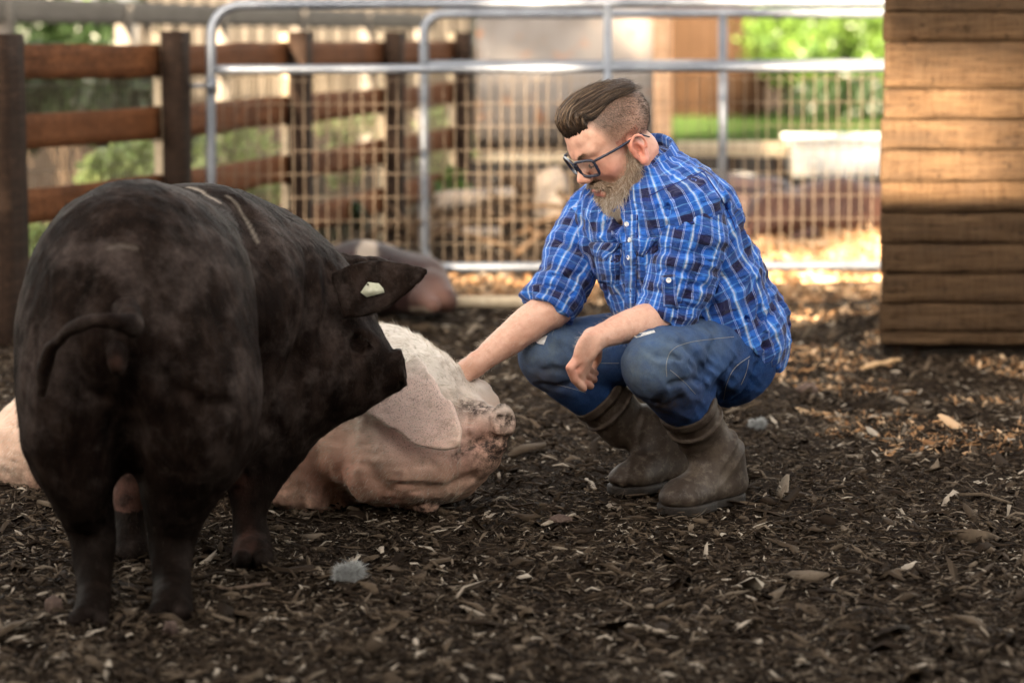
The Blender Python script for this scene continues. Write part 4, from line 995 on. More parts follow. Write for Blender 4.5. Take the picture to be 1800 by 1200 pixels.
# --- plaid cloth
def plaid(name):
    s = Nodes(name); cl = s.attr('cloth', 'Vector'); sp = s.n('ShaderNodeSeparateXYZ', {0: cl}); T = .058
    blue, mid, navy, lite, white = (.011, .105, .47), (.006, .036, .26), (.007, .003, .032), (.12, .35, .78), (.66, .76, .97)
    u = s.math('FRACT', s.math('DIVIDE', sp.outputs[0], T)); w_ = s.math('FRACT', s.math('DIVIDE', sp.outputs[1], T*1.0))
    st = [(0, navy), (.25, mid), (.265, white), (.275, mid), (.29, white), (.297, mid), (.32, white), (.332, blue), (.55, lite), (.60, white), (.665, lite), (.70, blue), (.84, mid), (.86, white), (.872, mid), (.90, white), (.912, mid), (.93, navy)]
    st2 = [(0, navy), (.235, mid), (.25, lite), (.262, blue), (.285, lite), (.297, blue), (.32, lite), (.332, blue), (.56, lite), (.60, blue), (.84, mid), (.86, lite), (.872, mid), (.93, navy)]
    a = s.ramp(u, st, 'CONSTANT'); b_ = s.ramp(w_, st2, 'CONSTANT')
    wv = s.n('ShaderNodeTexNoise', {'Vector': s.n('ShaderNodeMapping', {'Vector': cl, 'Scale': (1, 1, 1)}).outputs[0], 'Scale': 900., 'Detail': 1.}).outputs[0]
    f = s.math('ADD', s.math('MULTIPLY', wv, .3), .33); c = s.mix(f, a, b_)
    big = s.noise(s.coord(), 18, 4); c = s.mix(s.math('MULTIPLY', big, .16), c, (.10, .16, .36))
    fo = s.n('ShaderNodeTexNoise', {'Vector': s.n('ShaderNodeMapping', {'Vector': cl, 'Scale': (1., 2.2, 1)}).outputs[0], 'Scale': 26., 'Detail': 4., 'Roughness': .55, 'Distortion': 1.2}).outputs[0]
    return s.done(c, .85, s.bump(s.math('ADD', s.math('MULTIPLY', fo, 1.), s.math('MULTIPLY', wv, .05)), .95, .016), .15, Sheen_Weight=.1)
M_plaid = plaid('blue_plaid_cotton')
def folds(p, dirs, amp):
    d = 0
    for k, (ax, fr, st) in enumerate(dirs):
        ax = unit(ax); q = p*st; along = (p@ax)*(fr-st); q = q+along[:, None]*ax
        n_ = noise(q+k*17.3); d = d+(1-np.abs(n_)*2.2)*amp
    return d/len(dirs)
T_ = SDF()
T_.add(ell(P(1152, 402, 6.0), (.187, .140, .165), TM), .03)
T_.add(ell(P(1210, 505, 6.03), (.180, .158, .160), TM), .06)
T_.add(ell(P(1246, 585, 6.06), (.180, .160, .100), TM), .06)
T_.add(ell(P(1205, 385, 5.98), (.125, .10, .10), TM), .05)
T_.add(chain([SH_N+(.0, 0.01, .0), P(1150, 345, 6.0), SH_F+(0, 0, .01)], [.060, .062, .058]), .05)
T_.add(chain([P(1146, 350, 5.99), P(1136, 322, 5.99)], [.088, .074]), .03)
T_.add(chain([P(1310, 560, 6.05), P(1345, 618, 6.03)], [.055, .045]), .05)
T_.add(chain([P(1290, 590, 5.96), P(1315, 600, 5.95)], [.065, .05]), .05)
T_.sub(hell((0, .045, -.11), (.05, .06, .07)), .02)
for pts, rs, k in (([(1286, 420), (1266, 500), (1240, 562)], [.004, .008, .004], .03), ([(1302, 440), (1330, 540), (1342, 605)], [.002, .006, .003], .03), ([(1062, 470), (1084, 530), (1094, 575)], [.004, .007, .003], .03),
                   ([(1236, 320), (1262, 345), (1290, 390)], [.002, .005, .002], .025), ([(1270, 540), (1300, 560), (1340, 560)], [.005, .007, .002], .03), ([(1262, 500), (1295, 500), (1330, 480)], [.004, .006, .002], .03), ([(1130, 360), (1165, 372), (1200, 360)], [.003, .006, .003], .03), ([(1078, 380), (1090, 440), (1085, 500)], [.002, .005, .002], .025)):
    T_.groove(pts, rs, k)
pA = P(1294, 586, 6.0); pB = P(1376, 652, 6.0); nH = unit((-(pA[2]-pB[2]), 0, -(pB[0]-pA[0])))
T_.sub((lambda p: -np.minimum((p-pA)@nH, pA[2]-.0-p[:, 2]), P(1250, 700, 6.0), .8), .012)
T_.sub((lambda p: -np.minimum(P(1376, 652, 6.0)[2]-p[:, 2], 1), P(1250, 700, 6.0), .8), .006)
dd1 = unit(TU*1.0+np.array((.2, 0, 0)))
T_.disp(lambda p: folds(p, [(TU+.6*TF, 9, 26), (TU-.5*TM[0], 7, 22), (np.array((.2, .1, 1.)), 14, 40), (TU+.9*TF-.3*TM[0], 22, 50)], -.0150)+folds(p, [(TU+.35*TF, 3.5, 15), (TU-.2*TF+.2*TM[0], 4, 13)], -.009)+.0015*noise(p*60))
V, F = T_.mesh(.0042)
cen = [P(1262, 640, 6.08), P(1218, 510, 6.04), P(1160, 400, 6.01), P(1138, 320, 5.99), P(1126, 270, 5.98)]
def spine_uv(V, cen, M, Ru):
    cen = np.array(cen); seg = np.diff(cen, axis=0); L = np.linalg.norm(seg, axis=1); cum = np.r_[0, np.cumsum(L)]
    best = np.full(len(V), 9e9); v = np.zeros(len(V)); ctr = np.zeros_like(V)
    for k in range(len(seg)):
        t = ((V-cen[k])@seg[k])/L[k]**2
        t = np.clip(t, -5 if k == 0 else 0, 5 if k == len(seg)-1 else 1); q = cen[k]+t[:, None]*seg[k]; d = ((V-q)**2).sum(1); m = d < best
        best[m] = d[m]; v[m] = cum[k]+t[m]*L[k]; ctr[m] = q[m]
    d = V-ctr; a = np.arctan2(d@M[1], d@(-M[0]))       # 0 at his left (near) side, +90 at the front
    return np.c_[a*Ru, v, np.zeros(len(V))]
cl = spine_uv(V, cen, TM, .165); cl[:, :2] += .006*np.c_[noise(V*12), noise(V*12+9)]
shirt = link('shirt', mk_mesh('shirt', V, F, M_plaid, True, {'cloth': cl}), man); bv_shirt = bvh(V, F)
def sleeve(pts, rs, cuff_at, refd, seed, grooves=()):
    S_ = SDF(); pts = [np.asarray(q) for q in pts]
    S_.add(chain(pts, rs), .04)
    e = pts[-1]; d = unit(pts[-1]-pts[-2]); rc = rs[-1]
    S_.add((lambda p: np.maximum(np.abs((p-e)@d+.028)-.030, np.linalg.norm((p-e)-((p-e)@d)[:, None]*d, axis=1)-(rc+.008))-.002, e, rc+.08), .005)   # turned up cuff
    S_.sub((lambda p: -((p-e)@d-.004)*-1 if False else -( (p-e)@d)*1.0*-1*-1, e, 0.3), .004) if False else None
    S_.sub((lambda p: -(((p-e)@d)-.002)*1.0, e+d*.15, .17), .003)
    S_.sub(cone(e-d*.03, e+d*.02, rc-.012, rc-.008), .004)
    ax = unit(pts[-1]-pts[0])
    for g_ in grooves: S_.groove(g_, [.002, .007, .002], .022)
    S_.disp(lambda p: folds(p, [(ax, 60, 14), (unit(ax+np.array((.5, .3, .2))), 34, 16), (unit(np.cross(ax, (0, 1, 0))+ax*.3), 30, 12)], -.0105)*np.clip(.35+((p-pts[0])@ax)*3.2, .3, 1.25)+.0012*noise(p*70+seed))
    V, F = S_.mesh(.0036)
    seg = np.array(pts); M = axes(ax, refd); cl = spine_uv(V, seg[::-1], np.array((M[0], -M[2], M[1])), rs[1]*1.0)
    a = V-seg[0]; ax1 = a@ax; rad = a-ax1[:, None]*ax; ang = np.arctan2(rad@M[2], rad@M[0])
    cl = np.c_[ang*rs[1]*1.15, ax1, np.zeros(len(V))]; cl[:, :2] += .004*np.c_[noise(V*15), noise(V*15+9)]
    o = link('sleeve', mk_mesh('sleeve', V, F, M_plaid, True, {'cloth': cl}), shirt); return o, bvh(V, F)
sl_n, bv_sl = sleeve([P(1212, 372, 5.87), P(1215, 420, 5.84), P(1196, 500, 5.83), P(1171, 556, 5.83)], [.077, .080, .072, .056], 0, (0, -1, 0), 1, ([(1148, 480), (1180, 470), (1228, 490)], [(1150, 440), (1200, 450), (1250, 440)], [(1222, 400), (1240, 440), (1226, 490)], [(1145, 505), (1170, 512), (1200, 500)], [(1190, 545), (1205, 520), (1230, 505)]))
sl_f, bv_slf = sleeve([SH_F+(-.00, 0, .0), P(1013, 440, 6.10), P(990, 495, 6.06), P(963, 541, 6.03)], [.070, .068, .062, .054], 0, (0, -1, 0), 2, ([(950, 470), (985, 490), (1020, 480)], [(985, 420), (1010, 440), (1040, 430)], [(940, 500), (970, 505), (1005, 520)]))
# collar: a turned down band round the neck
def collar():
    c = P(1131, 300, 5.985); up = unit(HW(0, -.035, -.06)-P(1152, 345, 6.01)); f = unit(TF-up*(TF@up)); s_ = np.cross(f, up); b = MB(); n = 44
    an = np.linspace(R(12), R(348), n)                # gap at the front
    prof = [(.070, -.012), (.067, .022), (.069, .040), (.075, .043), (.083, .020), (.088, -.010), (.0845, -.011), (.078, .016)]
    V = []
    for a in an:
        fr = max(0, math.cos(a)); 
        for k, (rr_, h) in enumerate(prof):
            h2 = h-fr*.012-(.016*fr**6 if k in (5, 6) else 0); r2 = rr_+.010*fr+.0012*math.sin(a*9)
            V.append(c+(f*math.cos(a)*1.05+s_*math.sin(a)*.98)*r2+up*(h2+.010-.018*fr))
    m = len(prof); F = []
    for i in range(n-1):
        for j in range(m): k = (j+1) % m; F.append((i*m+j, i*m+k, (i+1)*m+k, (i+1)*m+j))
    F.append((0, 1, 2, 3)); F.append((0, 3, 4, 7)); F.append((4, 5, 6, 7)); e = (n-1)*m; F.append((e, e+3, e+2, e+1)); F.append((e, e+7, e+4, e+3)); F.append((e+4, e+7, e+6, e+5))
    V = np.array(V); b.put(V, F); cl = np.c_[np.repeat(an, m)*.08, np.tile(np.arange(m)*.012, n), np.zeros(n*m)]
    return link('collar', b.me('collar', M_plaid, True, {'cloth': cl}), shirt)
collar()
surf_patch('placket', [(1102, 378), (1122, 378), (1117, 590), (1099, 590)], bv_shirt, 3, 26, .002, .002, M_plaid, shirt, .001, cloth=(.02, .0, 0))
surf_patch('pocket', [(1042, 430), (1092, 430), (1090, 500), (1052, 496)], bv_shirt, 8, 10, .001, .0015, M_plaid, shirt, .002, cloth=(.03, .02, 0), puff=.006)
surf_patch('pocket', [(1117, 424), (1158, 420), (1156, 490), (1121, 492)], bv_shirt, 8, 10, .001, .0015, M_plaid, shirt, .002, cloth=(.01, .04, 0), puff=.006)
surf_patch('pocket_flap', [(1038, 425), (1094, 427), (1068, 458), (1044, 446)], bv_shirt, 8, 6, .005, .002, M_plaid, shirt, .001, cloth=(.05, .0, 0), puff=.004)
surf_patch('pocket_flap', [(1114, 420), (1160, 416), (1134, 452), (1120, 448)], bv_shirt, 8, 6, .005, .002, M_plaid, shirt, .001, cloth=(.0, .03, 0), puff=.004)
s = Nodes('pearl_button'); M_btn = s.done((.75, .74, .72), .25, None, .6)
def button(px, py, bv, parent, r_=.0052):
    l, n = hit(bv, px, py)
    if l is None: return
    M = axes(np.cross(n, (0, .1, 1)), n); V = []; ring = [(r_, .004), (r_*1.08, .006), (r_*.8, .0068), (r_*.72, .0058), (.0001, .0058)]; m = 14
    for q, h in ring:
        for k in range(m): a = 2*math.pi*k/m; V.append(l+(M[0]*math.cos(a)+M[1]*math.sin(a))*q+M[2]*(h-.001))
    F = [(i*m+j, i*m+(j+1) % m, (i+1)*m+(j+1) % m, (i+1)*m+j) for i in range(4) for j in range(m)]
    link('button', mb_mesh('button', V, F, M_btn, True), parent)
for q in ((1103, 393), (1109, 422), (1107, 452), (1107, 513), (1106, 560)): button(*q, bv_shirt, shirt)
button(1062, 449, bv_shirt, shirt, .0045); button(1131, 444, bv_shirt, shirt, .0045)
surf_patch('cuff_tab', [(1165, 484), (1187, 484), (1192, 542), (1167, 540)], bv_sl, 4, 8, .001, .003, M_plaid, sl_n, .0005, cloth=(.05, .01, 0)); button(1176, 492, bv_sl, sl_n, .0055)
M_thread = Nodes('navy_thread').done((.02, .03, .16), .9)
seam('shoulder_seam', [(1238, 305), (1262, 340), (1285, 380), (1293, 405)], bv_shirt, .0012, M_thread, shirt)
seam('yoke_seam', [(1140, 345), (1170, 330), (1200, 318), (1240, 300)], bv_shirt, .0012, M_thread, shirt)

# --- jeans
J = SDF()
J.add(ell(P(1258, 622, 6.08), (.150, .125, .112), TM), .03)
J.add(ell(P(1286, 630, 6.0), (.088, .10, .088)), .04)
J.add(chain([P(1285, 630, 5.98), P(1225, 628, 5.85), P(1155, 640, 5.70)], [S(74, 5.98), S(68, 5.85), S(59, 5.7)]), .03)
J.add(chain([P(1155, 645, 5.70), P(1178, 672, 5.75), P(1208, 715, 5.82)], [S(59, 5.7), S(55, 5.76), S(43, 5.82)]), .02)
J.add(chain([P(1225, 612, 6.16), P(1100, 612, 6.12), P(972, 622, 6.06)], [S(72, 6.15), S(66, 6.1), S(57, 6.06)]), .03)
J.add(chain([P(970, 626, 6.06), P(1000, 655, 6.08), P(1050, 700, 6.12)], [S(57, 6.06), S(53, 6.08), S(44, 6.12)]), .02)
J.sub(cone(P(1228, 668, 5.7), P(1262, 640, 5.7), .002, .012), .02)
for pts, rs, k in (([(1238, 664), (1212, 640), (1178, 628), (1152, 628)], [.006, .005, .004, .001], .022), ([(1238, 655), (1220, 622), (1196, 604), (1176, 600)], [.006, .005, .003, .001], .022), ([(1236, 670), (1205, 668), (1172, 676)], [.005, .005, .001], .02),
                   ([(1250, 640), (1258, 600), (1250, 575)], [.004, .004, .001], .025), ([(1272, 700), (1262, 668), (1290, 636)], [.007, .006, .002], .028), ([(1010, 664), (985, 650), (955, 652)], [.005, .004, .001], .022),
                   ([(1030, 640), (1002, 614), (972, 604)], [.005, .004, .001], .022), ([(1015, 672), (985, 682), (955, 676)], [.004, .004, .001], .02), ([(1330, 640), (1310, 690), (1280, 704)], [.002, .004, .002], .02), ([(1190, 700), (1170, 712), (1140, 700)], [.003, .004, .001], .018)):
    J.groove(pts, rs, k)
J.disp(lambda p: folds(p, [(P(1153, 640, 5.7)-P(1285, 635, 6.0), 28, 10), ((.3, .2, 1), 30, 12), ((-1, .2, .8), 36, 14), ((.7, .2, .7), 60, 16)], -.0105)*(.30+.70*sstep(.16, .04, np.abs(((p-P(1235, 655, 5.8))*(1, .6, 1))[:, 0])))+.0008*noise(p*90))
V, F = J.mesh(.0042)
kn = P(1145, 640, 5.66); kf_ = P(962, 622, 6.02)
wear = np.clip(np.exp(-((V-kn)**2).sum(1)/(2*.052**2))*.95+np.exp(-((V-kf_)**2).sum(1)/(2*.055**2))*.8+.3*np.exp(-((V-P(1060, 590, 6.0))**2).sum(1)/(2*.06**2))+.45*np.exp(-((V-P(1220, 590, 5.8))**2).sum(1)/(2*.07**2)), 0, 1)
mud = np.clip(np.exp(-((V-P(1165, 700, 5.7))**2).sum(1)/(2*.045**2))+.6*np.exp(-((V-P(1100, 660, 5.6))**2).sum(1)/(2*.03**2))+.6*np.exp(-((V-P(950, 670, 6.0))**2).sum(1)/(2*.04**2)), 0, 1)
s = Nodes('blue_denim'); v = s.coord(); tw = s.n('ShaderNodeTexNoise', {'Vector': s.n('ShaderNodeMapping', {'Vector': s.n('ShaderNodeTexCoord').outputs['Object'], 'Rotation': (0, R(38), 0), 'Scale': (900, 300, 160)}).outputs[0], 'Scale': 1., 'Detail': 2.}).outputs[0]
c = s.ramp(s.noise(v, 22, 5, .65), [(.3, (.003, .016, .075)), (.7, (.009, .048, .175))])
c = s.mix(s.math('MULTIPLY', s.attr('wear'), s.ramp(s.noise(v, 30, 5, .7), [(.25, (.35, .35, .35)), (.75, (1, 1, 1))])), c, (.16, .20, .20))
c = s.mix(s.ramp(tw, [(.45, (0, 0, 0)), (.8, (.35, .35, .35))]), c, (.09, .15, .26))
c = s.mix(s.math('MULTIPLY', s.attr('mud'), s.ramp(s.noise(v, 40, 5, .7), [(.3, (.1, .1, .1)), (.6, (1, 1, 1))])), c, (.055, .040, .032))
M_jean = s.done(c, .85, s.bump(s.math('ADD', tw, s.math('MULTIPLY', s.noise(v, 35, 4), 2.)), .5, .002), .15)
jeans = link('jeans', mk_mesh('jeans', V, F, M_jean, True, {'wear': wear, 'mud': mud}), man); bv_j = bvh(V, F)
M_st = Nodes('pale_stitching').done((.26, .26, .25), .8)
for pts in ([(1172, 662), (1170, 640), (1178, 615), (1205, 602), (1250, 596), (1290, 592)], [(1178, 650), (1200, 668), (1222, 692)], [(1272, 702), (1277, 672), (1290, 645), (1318, 626)], [(1316, 632), (1312, 655), (1302, 676)], [(1032, 638), (1094, 638)], [(980, 676), (1005, 682), (1030, 690)]): seam('stitching', pts, bv_j, .0006, M_st, jeans)
M_rip = mat_noise('frayed_white_denim', (.45, .45, .45), (.75, .74, .72), 200, .9, .8, .002)
surf_patch('ripped_patch', [(938, 598), (962, 590), (956, 606), (946, 604)], bv_j, 7, 5, .0012, .0008, M_rip, jeans, .0015, label='white frayed rip above the far knee')
surf_patch('ripped_patch', [(1112, 589), (1150, 581), (1152, 584), (1118, 594)], bv_j, 9, 3, .0012, .0008, M_rip, jeans, .0015, label='white frayed rip above the near knee')

# --- rubber boots
s = Nodes('muddy_rubber'); v = s.coord(); n1 = s.noise(v, 12, 6, .65); n2 = s.noise(v, 60, 5, .7)
c = s.ramp(n1, [(.3, (.018, .012, .009)), (.55, (.048, .034, .025)), (.75, (.105, .082, .062))])
c = s.mix(s.math('MULTIPLY', s.ramp(n2, [(.5, (0, 0, 0)), (.7, (1, 1, 1))]), .5), c, (.15, .125, .10))
M_boot = s.done(c, .55, s.bump(n2, .35, .002), .18)
M_sole = mat_noise('dark_sole_rubber', (.008, .006, .005), (.028, .021, .016), 40, .7, .4)
def boot(hg, tg, top, r_top, mid, label):
    hg = np.asarray(hg); tg = np.asarray(tg); f = tg-hg; f[2] = 0; L = np.linalg.norm(f); f = f/L; M = np.array((np.cross(f, (0, 0, 1)), f, (0, 0, 1.))); W = lambda a, b_, c_: hg+np.array((a, b_, c_))@M+(0, 0, .002)
    ank = W(0, .075, .105); Bt = SDF(); q = L/.30
    Bt.add(chain([top, mid, ank, W(0, .060, .065)], [r_top, r_top*.92, .050, .046]), .03)
    Bt.add(ell(W(0, .050, .042), (.040, .048, .042), M), .03)
    Bt.add(chain([ank, W(0, .155*q, .056), W(0, .215*q, .036)], [.046, .038, .032]), .035)
    Bt.add(ell(W(0, .220*q, .030), (.047, .070, .029), M), .03)
    Bt.add(ell(W(0, .10*q, .03), (.043, .10*q, .03), M), .03)
    d = unit(top-mid); e = top
    Bt.add((lambda p: np.maximum(np.abs((p-e)@d+.010)-.010, np.linalg.norm((p-e)-((p-e)@d)[:, None]*d, axis=1)-(r_top+.003))-.001, e, r_top+.05), .003)
    Bt.add((lambda p: np.maximum(np.abs((p-e)@d+.052)-.0025, np.linalg.norm((p-e)-((p-e)@d)[:, None]*d, axis=1)-(r_top+.002))-.001, e, r_top+.08), .003)
    Bt.sub((lambda p: -((p-e)@d), e+d*.12, .14), .003)
    Bt.sub(cone(e-d*.05, e+d*.03, r_top-.010, r_top-.006), .004)
    Bt.sub((lambda p: p[:, 2]-.016, W(0, .15, -.1), .3), .004)
    ax = unit(ank-mid)
    Bt.disp(lambda p: -.0040*(1-np.abs(noise(np.c_[(p-ank)@ax*34, p[:, 0]*7, p[:, 1]*7]))*2)*np.exp(-(((p-(ank*.6+mid*.4))@ax)/.085)**2)+.0012*noise(p*28))
    V, F = Bt.mesh(.0036); bo = link('boot', mk_mesh('boot', V, F, M_boot, True), man, label=label)
    So = SDF(); a0, a1 = W(0, .052, .0)[:2], W(0, L-.062, .0)[:2]
    def fs(p):
        q = p[:, :2]; ba = a1-a0; t = np.clip((q-a0)@ba/(ba@ba), 0, 1); d2 = np.linalg.norm(q-a0-t[:, None]*ba, axis=1)-(.046+.008*t-.012*np.sin(math.pi*t)*(t < .6))
        return np.maximum(d2, np.abs(p[:, 2]-.006)-.010)
    So.add((fs, (hg+tg)/2, L/2+.05), .0); V, F = So.mesh(.0036); link('sole', mk_mesh('sole', V, F, M_sole, True), bo); return bo, bvh(*Bt.mesh(.008))
boot(G(1298, 872), G(1168, 904), P(1206, 712, 5.82), S(50, 5.82), P(1232, 762, 5.88), None)
boot(G(1212, 842), G(1076, 868), P(1047, 692, 6.12), S(50, 6.12), P(1100, 745, 6.15), None)

# ================================================================== pigs
def attrs_noise(V): return V
def fur(V, F, n, L, wd, seed, keep, flow, tone, lift=.35, jit=.25, seg=2):
    """short hairs combed along flow(position, normal)"""
    r = np.random.default_rng(seed); N = vnormals(V, F); idx = r.integers(0, len(V), n*2); m = keep(V[idx], N[idx]); idx = idx[m][:n]
    d = flow(V[idx], N[idx]); d = d-N[idx]*(d*N[idx]).sum(1)[:, None]; d /= np.maximum(np.linalg.norm(d, axis=1), 1e-6)[:, None]
    d = d+N[idx]*lift+r.normal(0, jit, d.shape); d /= np.linalg.norm(d, axis=1)[:, None]
    k = len(idx); return strands(V[idx]-N[idx]*.001, d, L*np.exp(r.normal(0, .3, k)), wd, tone(V[idx], r), seg=seg)
# --- black sow, rump towards the camera, head turned right over the pink pig
def Q(x, y, D): return P(x, y, D)
A = SDF()
rz = lambda a: np.array(Matrix.Rotation(R(a), 3, 'Z'))
A.add(ell(Q(244, 555, 5.02), (S(207, 5.0), .27, S(240, 5.0)), rz(8)), .05)
A.add(ell(Q(345, 550, 5.40), (S(212, 5.4), .30, S(226, 5.4)), rz(8)), .10)
A.add(ell(Q(455, 565, 5.58), (S(165, 5.5), .22, S(190, 5.5)), rz(-15)), .10)
A.add(ell(Q(126, 705, 4.90), (S(98, 4.9), .14, S(165, 4.9))), .07)
A.add(ell(Q(345, 705, 4.92), (S(118, 4.9), .15, S(165, 4.9))), .07)
A.add(ell(Q(345, 720, 5.35), (S(150, 5.3), .26, S(120, 5.3))), .08)
A.add(ell(Q(470, 690, 5.42), (S(98, 5.4), .16, S(102, 5.4))), .08)
# neck and head
A.add(chain([Q(470, 560, 5.55), Q(545, 580, 5.50), Q(600, 605, 5.47)], [S(150, 5.5), S(118, 5.5), S(72, 5.47)]), .08)
A.add(ell(Q(566, 650, 5.42), (S(88, 5.4), .12, S(74, 5.4))), .06)
A.add(chain([Q(600, 620, 5.44), Q(640, 632, 5.43), Q(688, 648, 5.42)], [S(70, 5.44), S(50, 5.43), S(30, 5.42)]), .05)
A.add(chain([Q(545, 690, 5.41), Q(610, 690, 5.41), Q(684, 668, 5.42)], [S(62, 5.41), S(44, 5.41), S(20, 5.42)]), .04)
A.add(cone(Q(697, 646, 5.42), Q(711, 644, 5.42), S(33, 5.42), S(37, 5.42)), .004)
snn = unit(Q(712, 645, 5.42)-Q(690, 648, 5.42))
A.sub((lambda p: -((p-Q(711, 645, 5.42))@snn), Q(711, 645, 5.42)+snn*.1, .11), .006)
for dy in (-.019, .019): A.sub(ell(Q(712, 640, 5.42)+(0, dy, 0), (.012, .009, .013)), .005)
A.sub(ell(Q(640, 606, 5.36), (.022, .020, .010)), .02); A.add(ell(Q(641, 610, 5.375), (.012, .010, .010)), .006)
A.sub(chain([Q(690, 672, 5.36), Q(650, 685, 5.32), Q(618, 676, 5.30)], [.004, .004, .003]), .008)
# legs
def leg(Bd, pts, rs, k=.05): Bd.add(chain(pts, rs, 1), k)
leg(A, [Q(135, 780, 4.86), Q(150, 860, 4.86), Q(163, 945, 4.88), Q(164, 1025, 4.82), Q(160, 1082, 4.72)], [S(76, 4.86), S(60, 4.86), S(42, 4.88), S(34, 4.84), S(38, 4.72)])
leg(A, [Q(335, 780, 4.88), Q(318, 860, 4.90), Q(304, 940, 4.92), Q(303, 1020, 4.86), Q(302, 1066, 4.76)], [S(88, 4.88), S(68, 4.9), S(46, 4.92), S(36, 4.86), S(38, 4.76)])
leg(A, [Q(300, 760, 5.5), Q(238, 850, 5.42), Q(230, 920, 5.36), Q(231, 975, 5.30)], [S(75, 5.5), S(44, 5.4), S(31, 5.36), S(36, 5.3)])
leg(A, [Q(475, 740, 5.40), Q(450, 830, 5.34), Q(438, 900, 5.31), Q(441, 950, 5.28), Q(444, 978, 5.22)], [S(88, 5.4), S(54, 5.34), S(32, 5.31), S(33, 5.28), S(37, 5.22)])
for q, dx in ((Q(160, 1092, 4.70), 0), (Q(302, 1076, 4.74), 0), (Q(444, 986, 5.18), .0)):
    for s_ in (-1, 1): A.add(ell(q+(s_*.020, -.012, .006), (.021, .032, .022)), .006)
    A.sub(cone(q+(0, -.07, .0), q+(0, .0, .05), .004, .003), .006)
# folds: cleft between the hams, flank crease, neck creases
for pts, rs, k in (([(222, 650), (221, 740), (224, 845)], [.006, .010, .014], .05), ([(440, 375), (462, 450), (470, 560), (458, 690), (425, 790)], [.008, .014, .018, .018, .012], .07),
                   ([(604, 560), (584, 610), (560, 690)], [.005, .009, .005], .035), ([(578, 470), (584, 540), (550, 640)], [.003, .007, .004], .03), ([(540, 450), (548, 560), (515, 660)], [.003, .006, .003], .03),
                   ([(478, 745), (500, 690), (524, 630)], [.006, .008, .004], .04), ([(290, 660), (340, 705), (400, 715)], [.002, .004, .002], .03), ([(120, 640), (150, 690), (190, 700)], [.002, .004, .002], .03), ([(628, 600), (622, 640), (604, 672)], [.003, .005, .002], .02)):
    A.groove(pts, rs, k)
A.sub(chain([Q(664, 612, 5.34), Q(668, 640, 5.31), Q(656, 668, 5.30)], [.002, .004, .002]), .02)
A.sub(chain([Q(684, 618, 5.37), Q(686, 645, 5.345), Q(678, 665, 5.35)], [.002, .004, .002]), .014)
A.sub(chain([Q(622, 590, 5.32), Q(618, 630, 5.28), Q(600, 660, 5.26)], [.003, .006, .003]), .03)
A.sub(chain([Q(648, 622, 5.34), Q(628, 632, 5.31)], [.002, .002]), .012)
A.add(chain([Q(632, 592, 5.345), Q(645, 598, 5.36), Q(654, 608, 5.37)], [.006, .008, .005]), .012)
# ears
earp = lambda w, tip: (lambda u: w*(np.sin(np.clip(u*1.15+.30, 0, 1)*math.pi*.5)*(1-u**2.2)+tip))
e0, e1 = Q(600, 522, 5.34), Q(752, 477, 5.34)
A.add(leaf(e0-(.01, 0, 0), e1-e0, (.05, -1, .25), np.linalg.norm(e1-e0)+.01, lambda u: S(52, 5.34)*np.clip(1-u**1.7, 0, 1)**.75*(.72+.5*np.sin(np.clip(u*3.0, 0, math.pi))*.6)+.003, .0085, cup=.010, droop=-.012), .014)
e2 = Q(585, 500, 5.64)
A.add(leaf(e2, (.8, .35, .12), (0, .8, .5), .17, lambda u: .06*np.clip(1-u**1.7, 0, 1)**.75+.003, .0085, cup=.01), .012)
# tail
A.add(ell(Q(212, 548, 4.78), (S(34, 4.7), .05, S(40, 4.7))), .025)
A.add(chain([Q(222, 545, 4.66), Q(232, 572, 4.60), Q(205, 566, 4.575), Q(165, 562, 4.57), Q(120, 580, 4.60), Q(92, 612, 4.64), Q(78, 650, 4.66), Q(74, 690, 4.68)], [.030, .024, .019, .016, .0145, .013, .012, .007]), .006)
A.add(ell(Q(206, 628, 4.70), (S(22, 4.7), .035, S(36, 4.7))), .012); A.sub(cone(Q(206, 600, 4.655), Q(206, 640, 4.655), .003, .004), .006)
_ec = Q(690, 500, 5.34)
A.disp(lambda p: (.006*noise(p*7)+.0030*noise(p*(28, 28, 14))+.0016*(1-2*np.abs(noise(p*(60, 60, 18)))))*sstep(.07, .13, np.linalg.norm(p-_ec, axis=1)))
V, F = A.mesh(.0060)
def bump_at(c, s_): return np.exp(-((V-c)**2).sum(1)/(2*s_*s_))
pink = np.clip(.4*bump_at(Q(206, 640, 4.66), .014)+.0*V[:, 0], 0, 1)
def leg_pink(q0, q1, s_):
    q0 = np.array(q0); q1 = np.array(q1); t = np.clip((V-q0)@(q1-q0)/((q1-q0)@(q1-q0)), 0, 1); d2 = ((V-q0-t[:, None]*(q1-q0))**2).sum(1); return np.exp(-d2/(2*s_*s_))
pink = np.maximum(pink, .9*leg_pink(Q(412, 850, 5.26), Q(425, 955, 5.20), .022)); pink = np.maximum(pink, .9*leg_pink(Q(222, 870, 5.38), Q(215, 960, 5.33), .035)*(V[:, 2] > .075))
def line_mask(pts, w_):
    m = np.zeros(len(V))
    for a, b_ in zip(pts[:-1], pts[1:]):
        t = np.clip((V-a)@(b_-a)/((b_-a)@(b_-a)), 0, 1); m = np.maximum(m, np.exp(-((V-a-t[:, None]*(b_-a))**2).sum(1)/(2*w_*w_)))
    return m
bvp = bvh(V, F)
def on(px, py): l, n = hit(bvp, px, py); return l if l is not None else P(px, py, 5)
scr = line_mask([on(*q) for q in ((332, 329), (352, 335), (372, 348), (386, 356))], .0030)+.55*line_mask([on(*q) for q in ((400, 345), (418, 362), (432, 385), (445, 410), (452, 425))], .0026)+.22*line_mask([on(*q) for q in ((190, 436), (215, 433), (240, 436))], .003)
leg_shade = sstep(.30, .12, V[:, 2]+.03*noise(V*14))  # shade painted into the lower legs, darker towards the hooves
